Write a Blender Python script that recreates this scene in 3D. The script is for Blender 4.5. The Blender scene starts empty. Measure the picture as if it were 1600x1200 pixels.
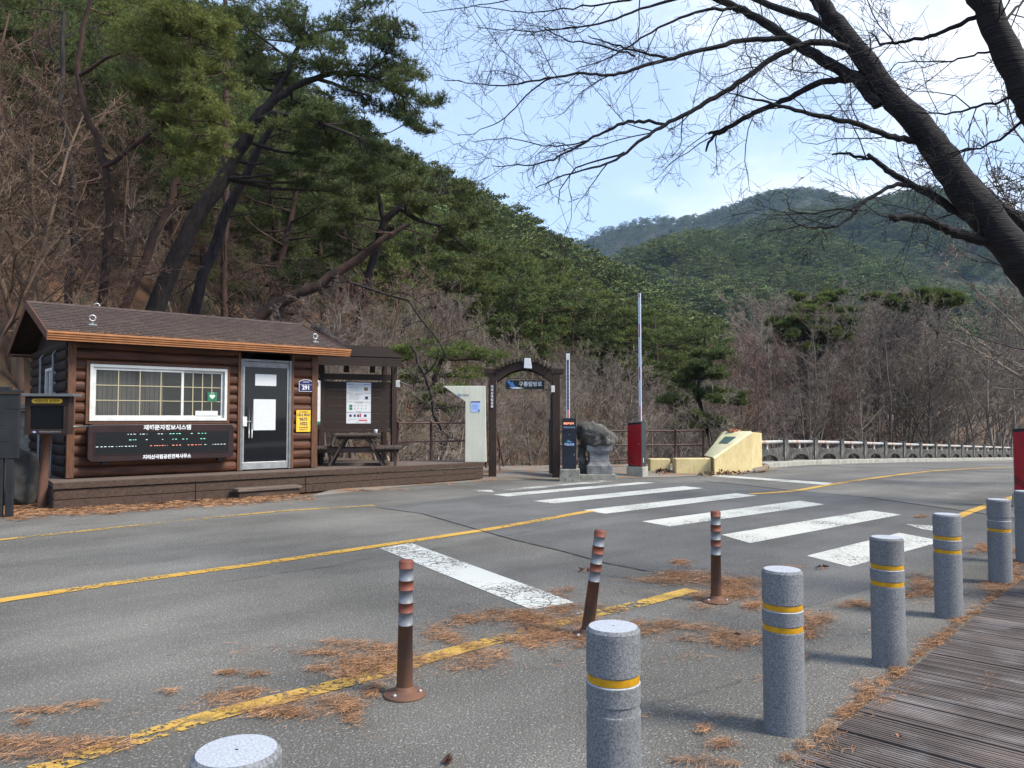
import bpy, bmesh, math, random
import numpy as np
from mathutils import Vector, Matrix
R = math.radians
rng = np.random.default_rng(11)
random.seed(5)
SC = bpy.context.scene
COL = SC.collection
# ---------------------------------------------------------------- camera
CH = 1.57
PITCH = math.atan(52 / 1200)
cam = bpy.data.objects.new('camera', bpy.data.cameras.new('camera'))
COL.objects.link(cam)
cam.data.sensor_width = 36
cam.data.lens = 36 * 1200 / 1600
cam.data.clip_start = 0.05
cam.data.clip_end = 12000
cam.location = (0, 0, CH)
cam.rotation_euler = (R(90) + PITCH, 0, 0)
SC.camera = cam
cp, sp = math.cos(PITCH), math.sin(PITCH)

def ray(u, v):
    x = (u - 800) / 1200; y = (600 - v) / 1200
    return (x, cp - sp * y, sp + cp * y)
def P(u, v, Y):                      # world point seen at (u, v) standing Y metres ahead
    d = ray(u, v); k = Y / d[1]
    return Vector((d[0] * k, Y, CH + d[2] * k))
def zr(x, y):                        # the road falls gently away over the bridge
    t = ((x - 9.17) * 1.73 + (y - 26) * 1.83) / 2.52
    return -.036 * (np.sqrt(t * t + 9) + t) / 2 + .006
def G(u, v, z=None):                 # ground point seen at (u, v)
    d = ray(u, v); zz = 0.0 if z is None else z
    for _ in range(12):
        k = (zz - CH) / d[2]
        p = (d[0] * k, d[1] * k)
        if z is None: zz = float(zr(*p))
    return Vector((p[0], p[1], zz))

# ---------------------------------------------------------------- sky, sun, exposure
SUN_EL, SUN_AZ = R(47), math.atan2(-.36, .93)          # azimuth measured from +X
sun_dir = Vector((math.cos(SUN_AZ) * math.cos(SUN_EL), math.sin(SUN_AZ) * math.cos(SUN_EL), math.sin(SUN_EL)))
W = bpy.data.worlds.new('World'); SC.world = W; W.use_nodes = True
nt = W.node_tree; nt.nodes.clear()
def N(t, typ, **kw):
    n = t.nodes.new(typ)
    for k, v in kw.items():
        if k.startswith('i_'): n.inputs[k[2:].replace('_', ' ')].default_value = v
        else: setattr(n, k, v)
    return n
sky = N(nt, 'ShaderNodeTexSky', sky_type='NISHITA', sun_disc=False)
sky.sun_elevation = SUN_EL
sky.sun_rotation = math.atan2(sun_dir.x, sun_dir.y)
sky.altitude = 300; sky.air_density = 1.0; sky.dust_density = 1.0; sky.ozone_density = 1.5
tc = N(nt, 'ShaderNodeTexCoord')
mp = N(nt, 'ShaderNodeMapping'); mp.inputs['Scale'].default_value = (1, 1, 2.2)
nt.links.new(tc.outputs['Generated'], mp.inputs['Vector'])
ns = N(nt, 'ShaderNodeTexNoise'); ns.inputs['Scale'].default_value = 4.0; ns.inputs['Detail'].default_value = 7; ns.inputs['Roughness'].default_value = .52
nt.links.new(mp.outputs[0], ns.inputs['Vector'])
cd = Vector(ray(1530, -60)).normalized()
dot = N(nt, 'ShaderNodeVectorMath', operation='DOT_PRODUCT'); dot.inputs[1].default_value = cd
nt.links.new(tc.outputs['Generated'], dot.inputs[0])
m1 = N(nt, 'ShaderNodeMapRange', interpolation_type='SMOOTHSTEP')
for k, v in zip(('From Min', 'From Max', 'To Min', 'To Max'), (.86, 1.0, -.03, .27)): m1.inputs[k].default_value = v
nt.links.new(dot.outputs['Value'], m1.inputs['Value'])
ad = N(nt, 'ShaderNodeMath', operation='ADD'); nt.links.new(ns.outputs['Fac'], ad.inputs[0]); nt.links.new(m1.outputs[0], ad.inputs[1])
m2 = N(nt, 'ShaderNodeMapRange', interpolation_type='SMOOTHSTEP')
for k, v in zip(('From Min', 'From Max', 'To Min', 'To Max'), (.54, .92, .11, .97)): m2.inputs[k].default_value = v
nt.links.new(ad.outputs[0], m2.inputs['Value'])
mx = N(nt, 'ShaderNodeMix', data_type='RGBA'); mx.inputs['B'].default_value = (7.0, 7.2, 7.5, 1)
vl = N(nt, 'ShaderNodeMix', data_type='RGBA'); vl.inputs['Factor'].default_value = .42; vl.inputs['B'].default_value = (4.3, 6.1, 9.5, 1)
nt.links.new(sky.outputs[0], vl.inputs['A'])
nt.links.new(m2.outputs[0], mx.inputs['Factor']); nt.links.new(vl.outputs['Result'], mx.inputs['A'])
bg = N(nt, 'ShaderNodeBackground'); bg.inputs['Strength'].default_value = .108
nt.links.new(mx.outputs['Result'], bg.inputs['Color'])
wo = N(nt, 'ShaderNodeOutputWorld'); nt.links.new(bg.outputs[0], wo.inputs['Surface'])
sl = bpy.data.lights.new('sun', 'SUN'); sl.energy = 3.2; sl.angle = R(17); sl.color = (1, .925, .80)
so = bpy.data.objects.new('sun', sl); COL.objects.link(so)
so.rotation_euler = (-sun_dir).to_track_quat('-Z', 'Y').to_euler()
SC.view_settings.view_transform = 'Standard'; SC.view_settings.look = 'None'
SC.view_settings.exposure = 0.9; SC.view_settings.gamma = 1
SC.cycles.max_bounces = 6; SC.cycles.diffuse_bounces = 3; SC.cycles.transparent_max_bounces = 12
SC.cycles.volume_bounces = 0; SC.cycles.use_denoising = True

# ---------------------------------------------------------------- materials
def mat(name, c1, c2=None, rough=.85, scale=6, detail=5, stretch=(1, 1, 1), lo=.35, hi=.65, bump=0, bscale=None, bstretch=None,
        spec=.3, metal=0, c3=None, s3=40, a3=.5, t3=(.5, .6), rnd=0, isl=0, transl=0, coord='Object'):
    m = bpy.data.materials.new(name); m.use_nodes = True
    t = m.node_tree; b = t.nodes['Principled BSDF']
    b.inputs['Roughness'].default_value = rough; b.inputs['Metallic'].default_value = metal
    b.inputs['Specular IOR Level'].default_value = spec
    L = t.links.new
    tcn = N(t, 'ShaderNodeTexCoord')
    def noise(sc, st, det=detail):
        mpn = N(t, 'ShaderNodeMapping'); mpn.inputs['Scale'].default_value = st
        L(N(t, 'ShaderNodeNewGeometry').outputs['Position'] if coord == 'World' else tcn.outputs[coord], mpn.inputs['Vector'])
        n = N(t, 'ShaderNodeTexNoise'); n.inputs['Scale'].default_value = sc; n.inputs['Detail'].default_value = det
        L(mpn.outputs[0], n.inputs['Vector'])
        return n.outputs['Fac']
    if c2 is None: c2 = tuple(x * .8 for x in c1)
    n1 = noise(scale, stretch)
    mr = N(t, 'ShaderNodeMapRange'); mr.inputs['From Min'].default_value = lo; mr.inputs['From Max'].default_value = hi
    L(n1, mr.inputs['Value'])
    mixn = N(t, 'ShaderNodeMix', data_type='RGBA')
    mixn.inputs['A'].default_value = (*c1, 1); mixn.inputs['B'].default_value = (*c2, 1)
    L(mr.outputs[0], mixn.inputs['Factor'])
    out = mixn.outputs['Result']
    if c3 is not None:
        n3 = noise(s3, stretch if bstretch is None else bstretch, 3)
        m3 = N(t, 'ShaderNodeMapRange'); m3.inputs['From Min'].default_value = t3[0]; m3.inputs['From Max'].default_value = t3[1]
        m3.inputs['To Max'].default_value = a3
        L(n3, m3.inputs['Value'])
        x3 = N(t, 'ShaderNodeMix', data_type='RGBA'); x3.inputs['B'].default_value = (*c3, 1)
        L(out, x3.inputs['A']); L(m3.outputs[0], x3.inputs['Factor']); out = x3.outputs['Result']
    if rnd or isl:
        hs = N(t, 'ShaderNodeHueSaturation')
        val = None
        if rnd:
            oi = N(t, 'ShaderNodeObjectInfo')
            r1 = N(t, 'ShaderNodeMapRange'); r1.inputs['To Min'].default_value = 1 - rnd; r1.inputs['To Max'].default_value = 1 + rnd
            L(oi.outputs['Random'], r1.inputs['Value']); val = r1.outputs[0]
            r2 = N(t, 'ShaderNodeMath', operation='MULTIPLY'); r2.inputs[1].default_value = 7.31; L(oi.outputs['Random'], r2.inputs[0])
            r3 = N(t, 'ShaderNodeMath', operation='FRACT'); L(r2.outputs[0], r3.inputs[0])
            r4 = N(t, 'ShaderNodeMapRange'); r4.inputs['To Min'].default_value = .5 - rnd * .09; r4.inputs['To Max'].default_value = .5 + rnd * .04
            L(r3.outputs[0], r4.inputs['Value']); L(r4.outputs[0], hs.inputs['Hue'])
        if isl:
            g = N(t, 'ShaderNodeNewGeometry')
            r5 = N(t, 'ShaderNodeMapRange'); r5.inputs['To Min'].default_value = 1 - isl; r5.inputs['To Max'].default_value = 1 + isl
            L(g.outputs['Random Per Island'], r5.inputs['Value'])
            if val is None: val = r5.outputs[0]
            else:
                mm = N(t, 'ShaderNodeMath', operation='MULTIPLY'); L(val, mm.inputs[0]); L(r5.outputs[0], mm.inputs[1]); val = mm.outputs[0]
        L(val, hs.inputs['Value']); L(out, hs.inputs['Color']); out = hs.outputs['Color']
    L(out, b.inputs['Base Color'])
    if bump:
        nb = noise(bscale or scale, bstretch or stretch)
        bn = N(t, 'ShaderNodeBump'); bn.inputs['Strength'].default_value = min(1, bump); bn.inputs['Distance'].default_value = .02 * max(1, bump)
        L(nb, bn.inputs['Height']); L(bn.outputs[0], b.inputs['Normal'])
    if transl:
        tr = N(t, 'ShaderNodeBsdfTranslucent'); L(out, tr.inputs['Color'])
        ms = N(t, 'ShaderNodeMixShader'); ms.inputs[0].default_value = transl
        L(b.outputs[0], ms.inputs[1]); L(tr.outputs[0], ms.inputs[2])
        L(ms.outputs[0], t.nodes['Material Output'].inputs['Surface'])
    return m
def flat(name, c, rough=.6, **k): return mat(name, c, tuple(x * .9 for x in c), rough=rough, scale=20, **k)
def glass(name, col, rough=.03, alpha=.35):
    m = bpy.data.materials.new(name); m.use_nodes = True
    b = m.node_tree.nodes['Principled BSDF']
    b.inputs['Base Color'].default_value = (*col, 1); b.inputs['Roughness'].default_value = rough
    b.inputs['Alpha'].default_value = alpha; b.inputs['Specular IOR Level'].default_value = .4
    return m

M = {}
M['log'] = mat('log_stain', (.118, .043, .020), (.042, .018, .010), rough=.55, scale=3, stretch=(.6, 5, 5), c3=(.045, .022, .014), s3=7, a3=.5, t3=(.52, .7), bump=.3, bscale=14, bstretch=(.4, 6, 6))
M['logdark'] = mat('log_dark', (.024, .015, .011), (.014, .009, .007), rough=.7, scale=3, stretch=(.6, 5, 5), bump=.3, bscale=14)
M['trim'] = mat('trim_stain', (.14, .062, .032), (.08, .038, .022), rough=.6, scale=8, stretch=(4, 4, .6))
M['shingle'] = None
M['gutter'] = mat('orange_gutter', (.42, .175, .066), (.31, .125, .046), rough=.45, scale=6)
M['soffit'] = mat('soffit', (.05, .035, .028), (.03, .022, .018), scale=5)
M['white'] = mat('white_frame', (.64, .65, .62), (.54, .55, .52), rough=.5, scale=8)
M['muntin'] = flat('gold_muntin', (.42, .38, .24), .4)
M['paper'] = flat('white_paper', (.60, .62, .64), .7)
M['pane'] = glass('window_pane', (.07, .072, .07), .05, .38)
M['doorglass'] = glass('door_glass', (.010, .012, .015), .04, .75)
M['steel'] = mat('brushed_steel', (.42, .43, .43), (.33, .34, .34), rough=.35, metal=.6, scale=10)
M['alu'] = mat('aluminium', (.22, .225, .225), (.16, .165, .165), rough=.4, metal=.4, scale=10)
M['interior'] = mat('room_interior', (.16, .15, .13), (.10, .095, .085), scale=2)
M['curtain'] = mat('curtain', (.42, .40, .35), (.33, .31, .28), scale=3, stretch=(6, 6, .3))
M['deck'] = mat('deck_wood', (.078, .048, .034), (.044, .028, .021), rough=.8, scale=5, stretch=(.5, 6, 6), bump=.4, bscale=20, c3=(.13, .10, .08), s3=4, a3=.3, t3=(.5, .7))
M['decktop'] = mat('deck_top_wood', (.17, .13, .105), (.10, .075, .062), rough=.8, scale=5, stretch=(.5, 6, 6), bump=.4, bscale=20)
M['dwood'] = mat('dark_brown_wood', (.040, .023, .017), (.022, .013, .010), rough=.7, scale=6, stretch=(5, 5, .5), bump=.3, bscale=20)
M['dwoodh'] = mat('dark_brown_boards', (.030, .018, .014), (.018, .011, .009), rough=.7, scale=6, stretch=(.5, 5, 8), bump=.3, bscale=20)
M['table'] = mat('table_wood', (.085, .062, .052), (.045, .033, .028), rough=.8, scale=6, stretch=(.6, 6, 6), bump=.3)
M['charcoal'] = mat('charcoal_board', (.022, .024, .027), (.014, .015, .017), rough=.7, scale=5)
M['rustpost'] = mat('brown_round_post', (.13, .062, .040), (.07, .036, .026), rough=.8, scale=9, stretch=(1, 1, .3), bump=.4)
M['ledcase'] = mat('maroon_case', (.030, .014, .014), (.020, .010, .010), rough=.45, scale=4)
M['black'] = flat('black_face', (.008, .009, .010), .35)
M['rubber'] = flat('black_metal', (.015, .015, .016), .5)
M['textw'] = flat('white_lettering', (.72, .74, .74), .6)
M['yellow'] = flat('yellow_plate', (.78, .50, .04), .5)
M['navy'] = flat('navy_plate', (.018, .020, .10), .4)
M['green'] = flat('green_sticker', (.02, .17, .09), .5)
M['blue'] = flat('blue_print', (.10, .26, .60), .6)
M['ltblue'] = flat('light_blue_print', (.42, .55, .85), .6)
M['redp'] = flat('red_print', (.55, .04, .06), .6)
M['greyprint'] = flat('grey_print', (.33, .35, .38), .6)
M['cream'] = mat('cream_panel', (.60, .60, .49), (.54, .54, .44), rough=.5, scale=2, c3=(.42, .42, .34), s3=5, a3=.3, bstretch=(6, 6, .4))
M['machred'] = mat('red_enamel', (.30, .008, .014), (.22, .006, .010), rough=.35, scale=3)
M['machgrey'] = mat('dark_grey_enamel', (.045, .050, .055), (.034, .038, .042), rough=.4, scale=3)
M['machnavy'] = mat('navy_black_enamel', (.016, .019, .030), (.011, .013, .020), rough=.35, scale=3)
M['conc'] = mat('concrete', (.30, .29, .25), (.19, .185, .16), rough=.95, scale=5, bump=.5, bscale=30, c3=(.09, .09, .075), s3=14, a3=.6, t3=(.52, .68))
M['conclight'] = mat('pale_concrete', (.40, .385, .33), (.27, .265, .23), rough=.95, scale=4, bump=.4, bscale=30, c3=(.12, .115, .10), s3=9, a3=.4, t3=(.55, .7), bstretch=(3, 3, .6))
M['railconc'] = mat('bridge_concrete', (.105, .10, .09), (.04, .038, .036), rough=.95, scale=3, bump=.5, bscale=25, c3=(.33, .32, .29), s3=8, a3=.7, t3=(.56, .68), bstretch=(2, 2, .7))
M['stone'] = mat('rough_stone', (.115, .11, .10), (.035, .034, .032), rough=.95, scale=3.2, bump=1.5, bscale=9, c3=(.26, .25, .23), s3=7, a3=.6, t3=(.57, .66), bstretch=(1, 1, .7))
M['plinth'] = mat('plinth_granite', (.25, .25, .255), (.13, .13, .135), rough=.9, scale=6, bump=.4, bscale=30, c3=(.07, .07, .07), s3=5, a3=.6, t3=(.52, .7), bstretch=(4, 4, .5))
M['ypaint'] = mat('weathered_yellow_paint', (.58, .48, .25), (.50, .40, .20), rough=.85, scale=3, bump=.25, bscale=30, c3=(.35, .24, .10), s3=7, a3=.55, t3=(.56, .7), bstretch=(3, 3, .5))
M['ypale'] = mat('faded_yellow_paint', (.62, .58, .37), (.54, .48, .27), rough=.85, scale=4, bump=.2, bscale=30)
M['plaque'] = flat('green_bronze', (.05, .09, .065), .5)
M['brick'] = mat('broken_brick', (.42, .13, .06), (.30, .16, .10), rough=.95, scale=20, bump=.6)
M['pipe'] = mat('rusted_pipe', (.50, .48, .45), (.36, .34, .32), rough=.6, scale=3, c3=(.42, .17, .07), s3=2.5, a3=.8, t3=(.5, .62))
M['railbrown'] = mat('brown_rail_paint', (.12, .065, .055), (.075, .042, .036), rough=.6, scale=8)
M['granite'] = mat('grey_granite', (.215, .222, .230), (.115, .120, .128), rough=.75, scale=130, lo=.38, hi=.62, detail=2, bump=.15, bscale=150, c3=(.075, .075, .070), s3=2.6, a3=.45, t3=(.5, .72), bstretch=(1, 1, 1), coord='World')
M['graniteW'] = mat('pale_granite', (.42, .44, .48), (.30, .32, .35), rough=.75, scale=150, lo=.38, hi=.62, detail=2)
M['ytape'] = mat('amber_tape', (.55, .29, .012), (.42, .21, .008), rough=.4, scale=25)
M['orange'] = mat('faded_orange_rubber', (.20, .062, .038), (.13, .044, .030), rough=.6, scale=12)
M['brownrub'] = mat('dirty_brown_rubber', (.085, .052, .040), (.155, .068, .038), rough=.65, scale=4, stretch=(1, 1, 2), lo=.35, hi=.7, coord='World')
M['reflect'] = mat('grey_reflective_film', (.20, .215, .235), (.14, .15, .165), rough=.5, scale=6, spec=.4)
M['bark'] = mat('dark_bark', (.050, .040, .038), (.022, .018, .018), rough=.95, scale=9, stretch=(1, 1, .3), bump=1, bscale=22, bstretch=(1, 1, .35))
M['cherrybark'] = mat('cherry_bark', (.019, .016, .017), (.010, .009, .010), rough=.85, scale=10, stretch=(.4, .4, 5), bump=1.2, bscale=14, bstretch=(.5, .5, 6), c3=(.036, .032, .031), s3=16, a3=.5, t3=(.58, .7))
M['redbark'] = mat('red_pine_bark', (.080, .045, .034), (.038, .026, .022), rough=.95, scale=5, stretch=(1, 1, .4), bump=1, bscale=20)
M['twigbrown'] = mat('brown_twigs', (.165, .112, .078), (.095, .064, .046), rough=.9, scale=1.2, rnd=.35)
M['twiggrey'] = mat('grey_twigs', (.265, .228, .178), (.17, .143, .108), rough=.9, scale=1.2, rnd=.35)
M['twigpurple'] = mat('purple_grey_twigs', (.225, .188, .150), (.145, .118, .096), rough=.9, scale=.6, rnd=.35)
M['twigpale'] = mat('pale_twigs', (.27, .235, .195), (.17, .14, .115), rough=.9, scale=1.2, rnd=.3)
M['needle'] = mat('pine_needles', (.092, .124, .034), (.155, .185, .050), rough=.7, scale=.9, lo=.35, hi=.62, isl=.35, rnd=.2, transl=.25)
M['needledk'] = mat('dark_pine_needles', (.064, .090, .029), (.115, .140, .045), rough=.7, scale=.9, isl=.4, rnd=.2, transl=.2)
M['needlefar'] = mat('far_pine_needles', (.080, .116, .040), (.135, .165, .055), rough=.8, scale=.35, isl=.35, rnd=.38, transl=.15)
M['drylitter'] = mat('dry_needles', (.35, .185, .092), (.22, .118, .062), rough=.8, scale=5, isl=.6)
M['dryleaf'] = mat('dry_leaves', (.20, .105, .065), (.12, .06, .04), rough=.8, scale=5, isl=.4)
# ---------------------------------------------------------------- mesh helpers
def raw_mesh(name, V, groups, mats, midx=None, smooth=None):
    """V (n,3); groups: list of (faces array (m,k), material index, smooth)"""
    me = bpy.data.meshes.new(name)
    V = np.asarray(V, dtype=np.float32)
    me.vertices.add(len(V)); me.vertices.foreach_set('co', V.ravel())
    lv = np.concatenate([np.asarray(f).ravel() for f, _, _ in groups]).astype(np.int32)
    tot = np.concatenate([np.full(len(f), np.asarray(f).shape[1]) for f, _, _ in groups]).astype(np.int32)
    st = np.concatenate([[0], np.cumsum(tot)[:-1]]).astype(np.int32)
    me.loops.add(len(lv)); me.loops.foreach_set('vertex_index', lv)
    me.polygons.add(len(tot)); me.polygons.foreach_set('loop_start', st)
    me.polygons.foreach_set('material_index', np.concatenate([np.full(len(f), mi) for f, mi, _ in groups]).astype(np.int32))
    me.polygons.foreach_set('use_smooth', np.concatenate([np.full(len(f), bool(s)) for f, _, s in groups]))
    me.update(calc_edges=True); me.validate()
    for m in mats: me.materials.append(m)
    return me
def link(name, data, parent=None, loc=None):
    o = bpy.data.objects.new(name, data); COL.objects.link(o)
    if parent is not None: o.parent = parent
    if loc is not None: o.location = loc
    return o
def tag(o, label=None, cat=None, group=None, kind=None):
    if label: o['label'] = label
    if cat: o['category'] = cat
    if group: o['group'] = group
    if kind: o['kind'] = kind
    return o
def thing(name, label, cat, loc=(0, 0, 0), rz=0, group=None):
    o = link(name, None, loc=loc); o.rotation_euler = (0, 0, rz); o.empty_display_size = .2
    return tag(o, label, cat, group)

class MB:
    def __init__(s): s.V = []; s.n = 0; s.G = []
    def add(s, V, F, mi=0, sm=False):
        V = np.asarray(V, float).reshape(-1, 3); F = np.asarray(F)
        s.G.append((F + s.n, mi, sm)); s.V.append(V); s.n += len(V)
    def box(s, x0, x1, y0, y1, z0, z1, mi=0):
        V = [(x, y, z) for z in (z0, z1) for y in (y0, y1) for x in (x0, x1)]
        s.add(V, [(0, 2, 3, 1), (4, 5, 7, 6), (0, 1, 5, 4), (2, 6, 7, 3), (0, 4, 6, 2), (1, 3, 7, 5)], mi)
    def bar(s, p, q, w, h, mi=0, up=(0, 0, 1)):          # box beam between two points
        p = Vector(p); q = Vector(q); t = (q - p).normalized(); up = Vector(up)
        if abs(t.dot(up)) > .95: up = Vector((0, 1, 0))
        a = t.cross(up).normalized() * w / 2; b = a.cross(t).normalized() * h / 2
        V = [c + sa * a + sb * b for c in (p, q) for sb in (-1, 1) for sa in (-1, 1)]
        s.add([tuple(v) for v in V], [(0, 1, 3, 2), (4, 6, 7, 5), (0, 4, 5, 1), (2, 3, 7, 6), (0, 2, 6, 4), (1, 5, 7, 3)], mi)
    def prism(s, poly, d, mi=0, sm=False):               # polygon (3D points) swept by vector d
        n = len(poly); A = [Vector(p) for p in poly]; B = [p + Vector(d) for p in A]
        V = [tuple(v) for v in A + B]; nrm = Vector((0, 0, 0))
        for i in range(n): nrm += A[i].cross(A[(i + 1) % n])
        fl = nrm.dot(Vector(d)) > 0
        c1 = list(range(n)); c2 = list(range(n, 2 * n))
        if fl: c1 = c1[::-1]
        else: c2 = c2[::-1]
        b = s.n; s.add(V, [c1], mi); s.G.append((np.array([c2]) + b, mi, False))
        q = [(i, (i + 1) % n, n + (i + 1) % n, n + i) for i in range(n)]
        if not fl: q = [x[::-1] for x in q]
        s.G.append((np.array(q) + b, mi, sm))
    def tube(s, pts, rad, k=8, mi=0, caps=True, sm=True):
        pts = np.asarray([tuple(p) for p in pts], float); n = len(pts)
        rad = np.full(n, rad, float) if np.isscalar(rad) else np.asarray(rad, float)
        b = s.n; V, F = tubes(pts[None], rad[None], k); s.add(V, F, mi, sm)
        if caps:
            s.G.append((np.array([list(range(k))]) + b, mi, False))
            s.G.append((np.array([list(range((n - 1) * k, n * k))[::-1]]) + b, mi, False))
    def lathe(s, prof, k=24, c=(0, 0, 0), mi=0, sm=True, cap=True, crisp=False):   # prof: (r, z)
        if crisp:
            for a_, b_ in zip(prof[:-1], prof[1:]): s.lathe([a_, b_], k, c, mi, sm, False)
            return
        a = np.arange(k) * 2 * math.pi / k; n = len(prof); V = []
        for r, z in prof: V += [(c[0] + r * math.cos(t), c[1] + r * math.sin(t), c[2] + z) for t in a]
        F = [(i * k + j, i * k + (j + 1) % k, (i + 1) * k + (j + 1) % k, (i + 1) * k + j) for i in range(n - 1) for j in range(k)]
        b = s.n; s.add(V, F, mi, sm)
        if cap:
            s.G.append((np.array([list(range(k))[::-1]]) + b, mi, False))
            s.G.append((np.array([list(range((n - 1) * k, n * k))]) + b, mi, False))
    def mesh(s, name, mats):
        return raw_mesh(name, np.concatenate(s.V), [(np.atleast_2d(f), m, q) for f, m, q in s.G], mats if isinstance(mats, (list, tuple)) else [mats])
    def build(s, name, mats, parent=None, bevel=0, label=None):
        o = link(name, s.mesh(name, mats), parent)
        if bevel:
            b = o.modifiers.new('b', 'BEVEL'); b.width = bevel; b.segments = 2; b.limit_method = 'ANGLE'; b.angle_limit = R(40)
        if label: o['label'] = label
        return o
def tubes(Pn, Rn, k):
    """Pn (m,n,3), Rn (m,n) -> verts, quads"""
    m, n, _ = Pn.shape
    T = np.gradient(Pn, axis=1); T /= np.linalg.norm(T, axis=2, keepdims=True) + 1e-9
    T0 = T.mean(axis=1); ref = np.where(np.abs(T0[:, 2:3]) > .8, np.array([[1., 0, 0]]), np.array([[0, 0, 1.]]))[:, None, :]
    U = np.cross(T, ref); U /= np.linalg.norm(U, axis=2, keepdims=True) + 1e-9
    Wv = np.cross(T, U)
    a = np.arange(k) * 2 * math.pi / k
    ring = Pn[:, :, None, :] + Rn[:, :, None, None] * (np.cos(a)[None, None, :, None] * U[:, :, None, :] + np.sin(a)[None, None, :, None] * Wv[:, :, None, :])
    V = ring.reshape(-1, 3)
    i = np.arange(m)[:, None, None] * n * k; j = np.arange(n - 1)[None, :, None] * k; c = np.arange(k)[None, None, :]; c2 = (c + 1) % k
    F = np.stack([i + j + c, i + j + c2, i + j + k + c2, i + j + k + c], axis=-1).reshape(-1, 4)
    return V, F
def text(s, size, pos, parent, m, rz=0, tilt=90, name='lettering', ext=.002, sx=1, bold=0, align='CENTER', rot=None):
    cu = bpy.data.curves.new('t', 'FONT'); cu.body = s; cu.size = size; cu.extrude = ext; cu.offset = bold
    cu.align_x = align; cu.align_y = 'CENTER'; cu.resolution_u = 3
    o = bpy.data.objects.new('t', cu); COL.objects.link(o)
    dg = bpy.context.evaluated_depsgraph_get(); me = bpy.data.meshes.new_from_object(o.evaluated_get(dg))
    bpy.data.objects.remove(o); bpy.data.curves.remove(cu)
    me.materials.clear(); me.materials.append(m); me.name = name
    T = rot if rot is not None else Matrix.Rotation(rz, 4, 'Z') @ Matrix.Rotation(R(tilt), 4, 'X')
    me.transform(Matrix.Translation(pos) @ T @ Matrix.Diagonal((sx, 1, 1, 1)))
    return link(name, me, parent)
def resample(pts, n):
    pts = np.asarray([tuple(p)[:2] for p in pts], float)
    d = np.concatenate([[0], np.cumsum(np.linalg.norm(np.diff(pts, axis=0), axis=1))])
    s = np.linspace(0, d[-1], n)
    return np.stack([np.interp(s, d, pts[:, 0]), np.interp(s, d, pts[:, 1])], 1)
def strip(name, A, B, m, dz=.004, n=60, k=1, kind='structure'):      # sheet lofted between two ground polylines
    A = resample(A, n); B = resample(B, n)
    V = []
    for j in range(k + 1):
        q = A + (B - A) * j / k; V.append(np.column_stack([q, zr(q[:, 0], q[:, 1]) + dz]))
    V = np.concatenate(V); F = []
    for j in range(k):
        i = np.arange(n - 1); F.append(np.stack([j * n + i, j * n + i + 1, (j + 1) * n + i + 1, (j + 1) * n + i], 1))
    F = np.concatenate(F); me = raw_mesh(name, V, [(F, 0, True)], [m])
    if me.polygons[len(F) // 2].normal.z < 0: me.flip_normals()
    return tag(link(name, me), kind=kind)
def line(name, px, w, m, dz=.006, n=60):                             # painted line following photo points, w metres wide
    p = np.array([tuple(G(*q))[:2] for q in px]); p = resample(p, n)
    t = np.gradient(p, axis=0); t /= np.linalg.norm(t, axis=1, keepdims=True); nn = np.stack([-t[:, 1], t[:, 0]], 1)
    return strip(name, p - nn * w / 2, p + nn * w / 2, m, dz, n)

# ---------------------------------------------------------------- ground, hills
D = Vector((.766, .643, 0)); NF = Vector((.643, -.766, 0))
TAB = [  # (u, [(Y, z) x 6]) knots of the valley sides, outward from the road
    (-4000, [(3, 0), (4, 1), (7, 4), (14, 14), (30, 30), (50, 50)]),
    (-1200, [(9, 0), (11.5, 1.6), (17, 5), (36, 17), (80, 40), (150, 75)]),
    (-300, [(14.5, 0), (16.5, 1.3), (20, 4.2), (42, 18), (90, 46), (165, 90)]),
    (0, [(17.0, .05), (19, 1.5), (23, 4.6), (45, 19), (90, 46), (170, 97)]),
    (300, [(22, .1), (24.5, 1.3), (28, 3.0), (50, 15), (100, 41), (190, 97)]),
    (480, [(22.3, .1), (25, .0), (30, .6), (55, 9), (110, 33), (200, 84)]),
    (650, [(22.3, .15), (24.5, -1.8), (30, -2.0), (60, 6), (120, 27), (210, 66)]),
    (800, [(22.2, .1), (24.5, -2.5), (31, -2.8), (60, 4), (130, 24), (225, 52)]),
    (950, [(22.6, .1), (25, -3), (33, -3.6), (65, 1), (140, 16), (240, 39)]),
    (1100, [(23.3, .05), (26, -3), (36, -4), (70, -1), (150, 8), (250, 19)]),
    (1200, [(26.2, -.1), (28, -3), (40, -4), (75, -2), (150, 2), (250, 12)]),
    (1400, [(37, -.6), (39, -4), (50, -4), (80, -1.5), (150, 4), (250, 14)]),
    (1700, [(80, -2.6), (82, -6), (95, -6), (120, -3), (180, 4), (260, 12)]),
    (2500, [(100, -3.4), (110, -3.2), (120, -3), (150, 0), (200, 4), (260, 12)]),
    (5600, [(24, -.3), (26, -.2), (28, 0), (35, 2), (50, 5), (60, 10)])]
TU = np.array([t[0] for t in TAB], float); TY = np.array([[k[0] for k in t[1]] for t in TAB], float); TZ = np.array([[k[1] for k in t[1]] for t in TAB], float)
def vnoise(x, y, s, seed=0):
    x = np.asarray(x, float) / s; y = np.asarray(y, float) / s
    def h(i, j):
        v = np.sin(i * 127.1 + j * 311.7 + seed * 74.7) * 43758.5453; return v - np.floor(v)
    i = np.floor(x); j = np.floor(y); f = x - i; g = y - j; f = f * f * (3 - 2 * f); g = g * g * (3 - 2 * g)
    return (h(i, j) * (1 - f) + h(i + 1, j) * f) * (1 - g) + (h(i, j + 1) * (1 - f) + h(i + 1, j + 1) * f) * g - .5
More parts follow.
